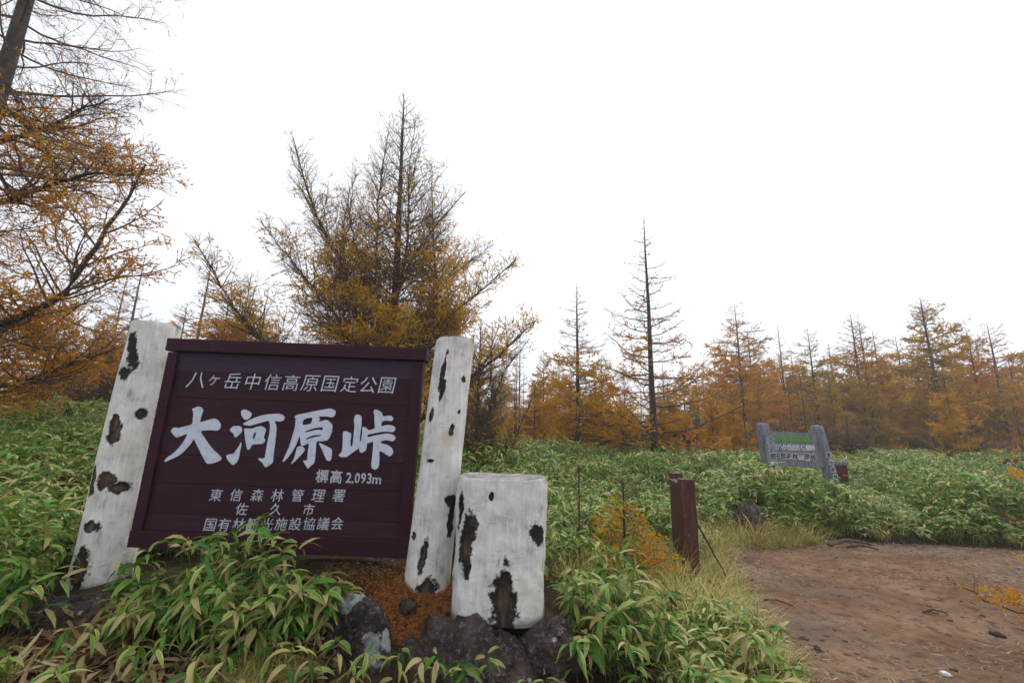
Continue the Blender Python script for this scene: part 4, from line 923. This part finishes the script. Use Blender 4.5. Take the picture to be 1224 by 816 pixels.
# tree kinds for the forest
KW = dict(eln=.06, fl=.95, tuft=.075, tsp=.038, lr=.012, l2r=.009, wig=.12, l2sp=.085, l3sp=.10, l2len=.45, l3w=.0065)
V1_ = tree_parts(larch(21, 9.0, r0=.13, n1=66, t0=.12, l1=2.9, el0=-.05, el1=.55, up1=.30, bare=.80, dens=1.15, shape=.62, low=.2, **KW), False)
V2_ = tree_parts(larch(22, 9.5, r0=.13, n1=56, t0=.08, l1=3.3, el0=-.08, el1=.35, up1=.25, bare=.74, dens=1.1, shape=.6, low=.2, **KW), False)
V3_ = tree_parts(larch(23, 8.5, r0=.11, n1=64, t0=.14, l1=2.5, el0=0, el1=.6, up1=.35, bare=.68, dens=1.0, shape=.75, low=.2, **KW), False)
V4_ = tree_parts(larch(24, 10., r0=.14, n1=70, t0=.06, l1=3.7, el0=-.1, el1=.5, up1=.25, bare=.88, dens=1.2, shape=.65, **KW), False)
V5_ = tree_parts(larch(25, 9.0, r0=.10, n1=46, t0=.12, l1=2.0, el0=-.1, el1=.3, up1=.2, bare=.55, dens=.75, shape=1.0, low=.2, **KW), False)
VD_ = tree_parts(larch(26, 10.2-.9, r0=.12, n1=72, t0=.08, l1=3.8, lr=.009, wig=.12, l2r=.007, l3w=.007, eln=.1, fl=.93, el0=-.05, el1=.1, up1=.75, bare=.50, dens=1.1, tuft=.05, tsp=.033, l2sp=.10, l3sp=.10, shape=1.15, l2len=.27), True)
VE_ = tree_parts(larch(27, 7.7-.8, r0=.10, n1=74, t0=.08, l1=2.3, lr=.009, l2r=.006, l3w=.006, eln=.07, fl=.94, el0=-.05, el1=.3, up1=.25, bare=.66, dens=.8, tuft=.055, tsp=.038, l2sp=.085, l3sp=.09, shape=.9, l2len=.42), True)
HV = {1: (V1_, 9.0), 2: (V2_, 9.5), 3: (V3_, 8.5), 4: (V4_, 10.), 5: (V5_, 9.0), 'D': (VD_, 9.3), 'E': (VE_, 6.9)}
# (x, y, height of the top, kind, width factor, label)
forest = [
 (5.10, 16.0, 10.21, 'D', 1.0, 'tallest lone larch with a dead pointed top and long upswept bare boughs'),
 (2.55, 17.0, 7.72, 'E', 1.0, 'slender conical larch left of the tall dead-topped larch'),
 (1.55, 21, 5.66, 4, .8, 'bushy golden larch left of the slender conical one'), (4.2, 20.5, 5.60, 1, .85, 'bushy orange larch between the conical larch and the dead-topped one'),
 (6.65, 26, 6.15, 3, .8, None), (.46, 24, 7.17, 5, .9, None), (8.97, 23, 5.77, 1, .9, 'small orange larch just right of the dead-topped larch'), (11.3, 26, 6.3, 2, .8, None),
 (12.56, 24, 9.35, 2, 1.0, 'pale misty larch with a thin bare spire left of the far grey sign'), (14.22, 26, 8.33, 3, 1.1, None), (18.56, 30, 9.85, 5, 1.0, 'thin bare larch spire rising between the hazy crowns above the far sign'),
 (17.19, 25, 8.15, 1, .95, 'rust-orange larch directly behind the far grey sign'), (19.03, 24, 8.86, 3, 1.1, 'tall larch with twin thin spires right of the far sign'), (21.87, 27, 9.30, 1, 1.0, None),
 (25.15, 30, 9.58, 5, 1.0, None), (21.20, 22, 9.20, 5, 1.1, 'narrow dead spire in front of the biggest golden larch on the right'), (22.4, 23.2, 9.61, 4, .95, 'biggest golden larch of the right-hand forest edge'),
 (26.48, 25, 8.51, 4, .85, 'broad pale larch near the right edge of the forest'), (31.08, 28, 9.62, 1, 1.1, None), (26.27, 23, 6.17, 1, 1.0, 'low orange larch at the right edge of the photo'), (31.61, 27, 6.47, 2, .9, None),
 (20.50, 28, 8.02, 3, 1.1, None), (21.22, 33, 8.60, 2, 1.0, None), (25.84, 29, 8.94, 1, 1.0, None), (17.82, 31, 8.00, 4, .9, None), (13.43, 29, 6.93, 1, .9, None),
 (-.62, 28, 6.43, 3, 1, None), (3.46, 32, 6.62, 5, 1, None), (5.92, 35, 6.81, 2, .9, None), (10.7, 31, 6.62, 3, .9, None), (31.26, 31, 9.54, 3, 1.1, None),
 (-23.89, 27, 12.9, 5, 1.1, 'faint thin larch in the mist left of the left post top'), (-27.53, 30, 12.22, 3, 1.1, None), (-18.1, 25, 12.2, 5, 1.1, 'faint thin larch spire in the mist above the left end of the sign'), (-16.85, 27, 11.6, 3, 1.1, None),
 (-15.02, 16, 5.56, 4, .9, 'low bushy orange larch behind the foot of the left giant'), (-13.16, 12.5, 5.53, 4, .95, 'dense orange larch under the boughs at the left edge'), (-15.3, 11.5, 6.0, 4, 1.0, None),
 (-14.48, 19, 7.18, 2, 1.0, None), (-1.60, 20, 5.39, 1, .8, None), (-8.5, 15.5, 5.0, 4, .9, 'golden larch just behind the top left of the sign'), (-10.8, 13.5, 4.6, 1, .9, None), (-6.0, 15, 4.6, 1, .8, None), (-11.5, 18, 7.0, 2, .9, None),
 (-6.3, 13.2, 4.5, 4, 1.0, 'low golden larch peeping over the top rail of the sign'), (-4.4, 13.4, 3.9, 1, 1.0, None), (-1.5, 14.0, 3.7, 1, .9, None), (-7.6, 12.2, 4.0, 4, .9, None),
 (2.6, 19.5, 4.6, 4, .9, None), (3.4, 18.2, 3.6, 4, .9, 'low golden larch between the conical larch and the dead-topped one'), (6.9, 19.5, 4.4, 2, 1, None), (1.0, 18.5, 3.9, 1, 1, None), (8.3, 18.5, 3.6, 4, .8, None), (10.2, 20.5, 4.2, 1, .9, None), (12.0, 21.5, 4.6, 4, .8, None),
 (5.9, 17.6, 3.3, 4, 1.0, None), (4.3, 17.2, 3.0, 1, 1.2, None), (-7.3, 12.6, 5.4, 2, 1.0, None), (-9.2, 13.8, 6.0, 1, 1.0, None), (-5.0, 12.4, 4.9, 2, .9, None),
 (14.9, 23, 5.2, 1, .85, None), (15.9, 22, 5.4, 4, .7, 'low golden larch left of the far sign posts'), (18.2, 22.5, 5.8, 4, .75, 'wide orange larch right above the far sign'), (23.8, 21.5, 6.0, 1, .95, None), (20.2, 20.5, 5.2, 1, .8, None), (28.8, 24.5, 7.0, 4, .8, None),
]
VT_ = tree_parts(larch(41, 2.6, leaders=[([(0, 0, .1), (.5*math.cos(a), .5*math.sin(a), 1.2), (1.1*math.cos(a), 1.1*math.sin(a), 2.3)], .03, .008) for a in (0, .9, 1.9, 2.8, 3.7, 4.6, 5.5)], r0=.04, n1=46, t0=.03, l1=1.3, lr=.008, wig=.16, el0=.3, el1=.9, up1=.3, bare=.2, dens=.25, tuft=.07, tsp=.07, l2sp=.09, l3sp=.09, l2len=.5, l3w=.010), False)
gg = np.random.default_rng(44)
for k in range(46):
    y = gg.uniform(32, 52); x = gg.uniform(-.95*y, 1.28*y); forest.append((x, y, 4.2+.075*y+gg.normal()*1.0+(1.2 if x > 8 else 0), int(gg.integers(1, 6)), 1.0, None))
for k in range(26):                                   # slim trunks standing close together inside the wood
    y = gg.uniform(20, 31); x = gg.uniform(-.25*y, 1.2*y); forest.append((x, y, 4.6+gg.normal()*.7, 5, .75, None))
def where(x, y):
    a = x/y
    for lim, s_ in ((-.75, 'beyond the left giant'), (-.45, 'behind the left post'), (-.02, 'behind the big sign'), (.14, 'left of the conical larch'), (.29, 'between the conical and dead-topped larches'), (.45, 'right of the dead-topped larch'), (.60, 'left of the far sign'), (.76, 'behind the far sign'), (.95, 'right of the far sign')):
        if a < lim: return s_
    return 'near the right edge'
for k, (x, y, zt, kd, wf, lab) in enumerate(forest):
    if y > 20.9:                                       # the wood proper stands a little deeper in the mist
        x, y, zt = x*1.28, y*1.28, EYE+(zt-EYE)*1.28
    parts, Hv = HV[kd]; z0 = T(x, y)-.1; s = (zt-z0)/Hv
    left = x < -3
    if lab is None: lab = {1: 'orange conical', 2: 'wide-boughed', 3: 'narrow brown', 4: 'bushy golden', 5: 'thin sparse'}[kd]+' larch in the '+('back' if y > 38 else ('middle' if y > 24 else 'front'))+' rows of the wood '+where(x, y)
    place_tree(parts, 'larch_tree', (x, y, z0), 0 if kd == 'D' else k*1.7, (s*wf if kd not in ('D', 'E') else s, s), lab, 'larches of the wood behind the dwarf bamboo')
gt = np.random.default_rng(77)
for k in range(58):
    if k < 40: y = gt.uniform(19.5, 34); x = gt.uniform(.30*y, 1.25*y)
    elif k < 50: y = gt.uniform(11.5, 17); x = gt.uniform(-1.05*y, -.75*y)
    else: y = gt.uniform(19, 30); x = gt.uniform(-.1*y, .3*y)
    s = gt.uniform(.6, 1.05)
    place_tree(VT_, 'thicket_shrub', (x, y, T(x, y)-.1), k*2.1, (s*1.15, s), 'dark leafless shrub in the '+('front' if y < 26 else 'back')+' of the wood '+where(x, y), 'leafless shrubs under the larches', 'shrub')
# saplings
sp_par = tree_parts(larch(31, 1.0, r0=.010, n1=60, t0=.05, l1=.5, lr=.004, l2r=.002, tsp=.014, el0=0, el1=.5, up1=.3, bare=.9, dens=.8, tuft=.016, l2sp=.04, l3sp=.04, l2len=.45, l3w=.0012), True)
place_tree(sp_par, 'larch_sapling', (1.12, 4.55, T(1.12, 4.55)), 0, (1.1, 1.0), 'small orange larch sapling in the grass between the stump and the brown fence', cat='sapling')
bare_s = tree_parts(larch(32, 1.05, leaders=[([(0, 0, .3), (.12, 0, .7), (.28, 0, 1.05)], .004, .0015), ([(0, 0, .2), (-.08, .05, .6), (-.15, .05, .9)], .004, .0015)], r0=.004, n1=9, t0=.3, l1=.25, el0=.8, el1=1.2, up1=.2, bare=.3, dens=.1, tuft=.02, l2sp=.1, l3sp=.1), True)
place_tree(bare_s, 'bare_sapling', (.72, 4.75, T(.72, 4.75)), 0, (1, 1), 'thin leafless dark sapling rising from the bamboo right of the stump', cat='sapling')
yb = tree_parts(larch(33, 1.5, r0=.02, n1=40, t0=.05, l1=.7, el0=.3, el1=.9, up1=.3, bare=1.2, dens=1.3, tuft=.045, l2sp=.08, l3sp=.08), True)
for x, y, s, lab in ((6.5, 14.2, .75, 'low yellow larch bush at the forest edge right of the dead-topped larch'), (12.6, 17.5, .8, 'small orange larch bush behind the right end of the far sign'), (-.6, 12.2, .9, 'yellowish low bush beside the right post at the forest edge'), (4.6, 8.6, .45, 'little mossy yellow bush behind the grey boulder')):
    place_tree(yb, 'larch_bush', (x, y, T(x, y)), x, (s*1.2, s), lab, cat='bush')
# young larch just outside the right edge: its boughs reach into the picture
def rl(*pts): return [(x-4.95, y-3.6, z) for x, y, z in pts]
res = larch(34, 2.4, limbs=[(rl((4.95, 3.6, .15), (4.2, 3.5, .22), (3.72, 3.5, .36), (3.30, 3.5, .52)), .014, .003), (rl((4.95, 3.6, .75), (4.45, 3.6, .98), (4.15, 3.6, 1.28), (3.93, 3.6, 1.44)), .012, .003),
       (rl((4.95, 3.6, .5), (4.4, 3.6, .72), (4.0, 3.6, .88), (3.75, 3.6, 1.0)), .012, .003), (rl((4.95, 3.6, .3), (4.4, 3.4, .42), (4.1, 3.35, .5), (3.75, 3.3, .62)), .010, .003)],
       r0=.03, n1=22, t0=.1, l1=.85, el0=.1, el1=.6, up1=.3, bare=1.6, dens=.8, tuft=.016, l2sp=.04, l3sp=.04, l2len=.3, tsp=.012, l3w=.0012, lr=.004, l2r=.002)
place_tree(tree_parts(res, True), 'young_larch', (4.95, 3.6, 0), 0, (1, 1), 'young larch at the right edge whose yellow-orange boughs hang over the path', cat='larch tree')

# ------------------------------------------------------------------ haze
HM = bpy.data.materials.new('haze'); HM.use_nodes = True; hn = HM.node_tree; hn.nodes.clear(); ho = hn.nodes.new('ShaderNodeOutputMaterial'); hv = hn.nodes.new('ShaderNodeVolumePrincipled')
hv.inputs['Color'].default_value = (.97, .98, 1, 1); hv.inputs['Density'].default_value = HAZE; hv.inputs['Anisotropy'].default_value = .3; hn.links.new(hv.outputs[0], ho.inputs['Volume'])
tag(link('haze', bm_mesh('haze', box_bm(-1600, -1600, -40, 1600, 1600, 24, 0)), HM), kind='stuff')
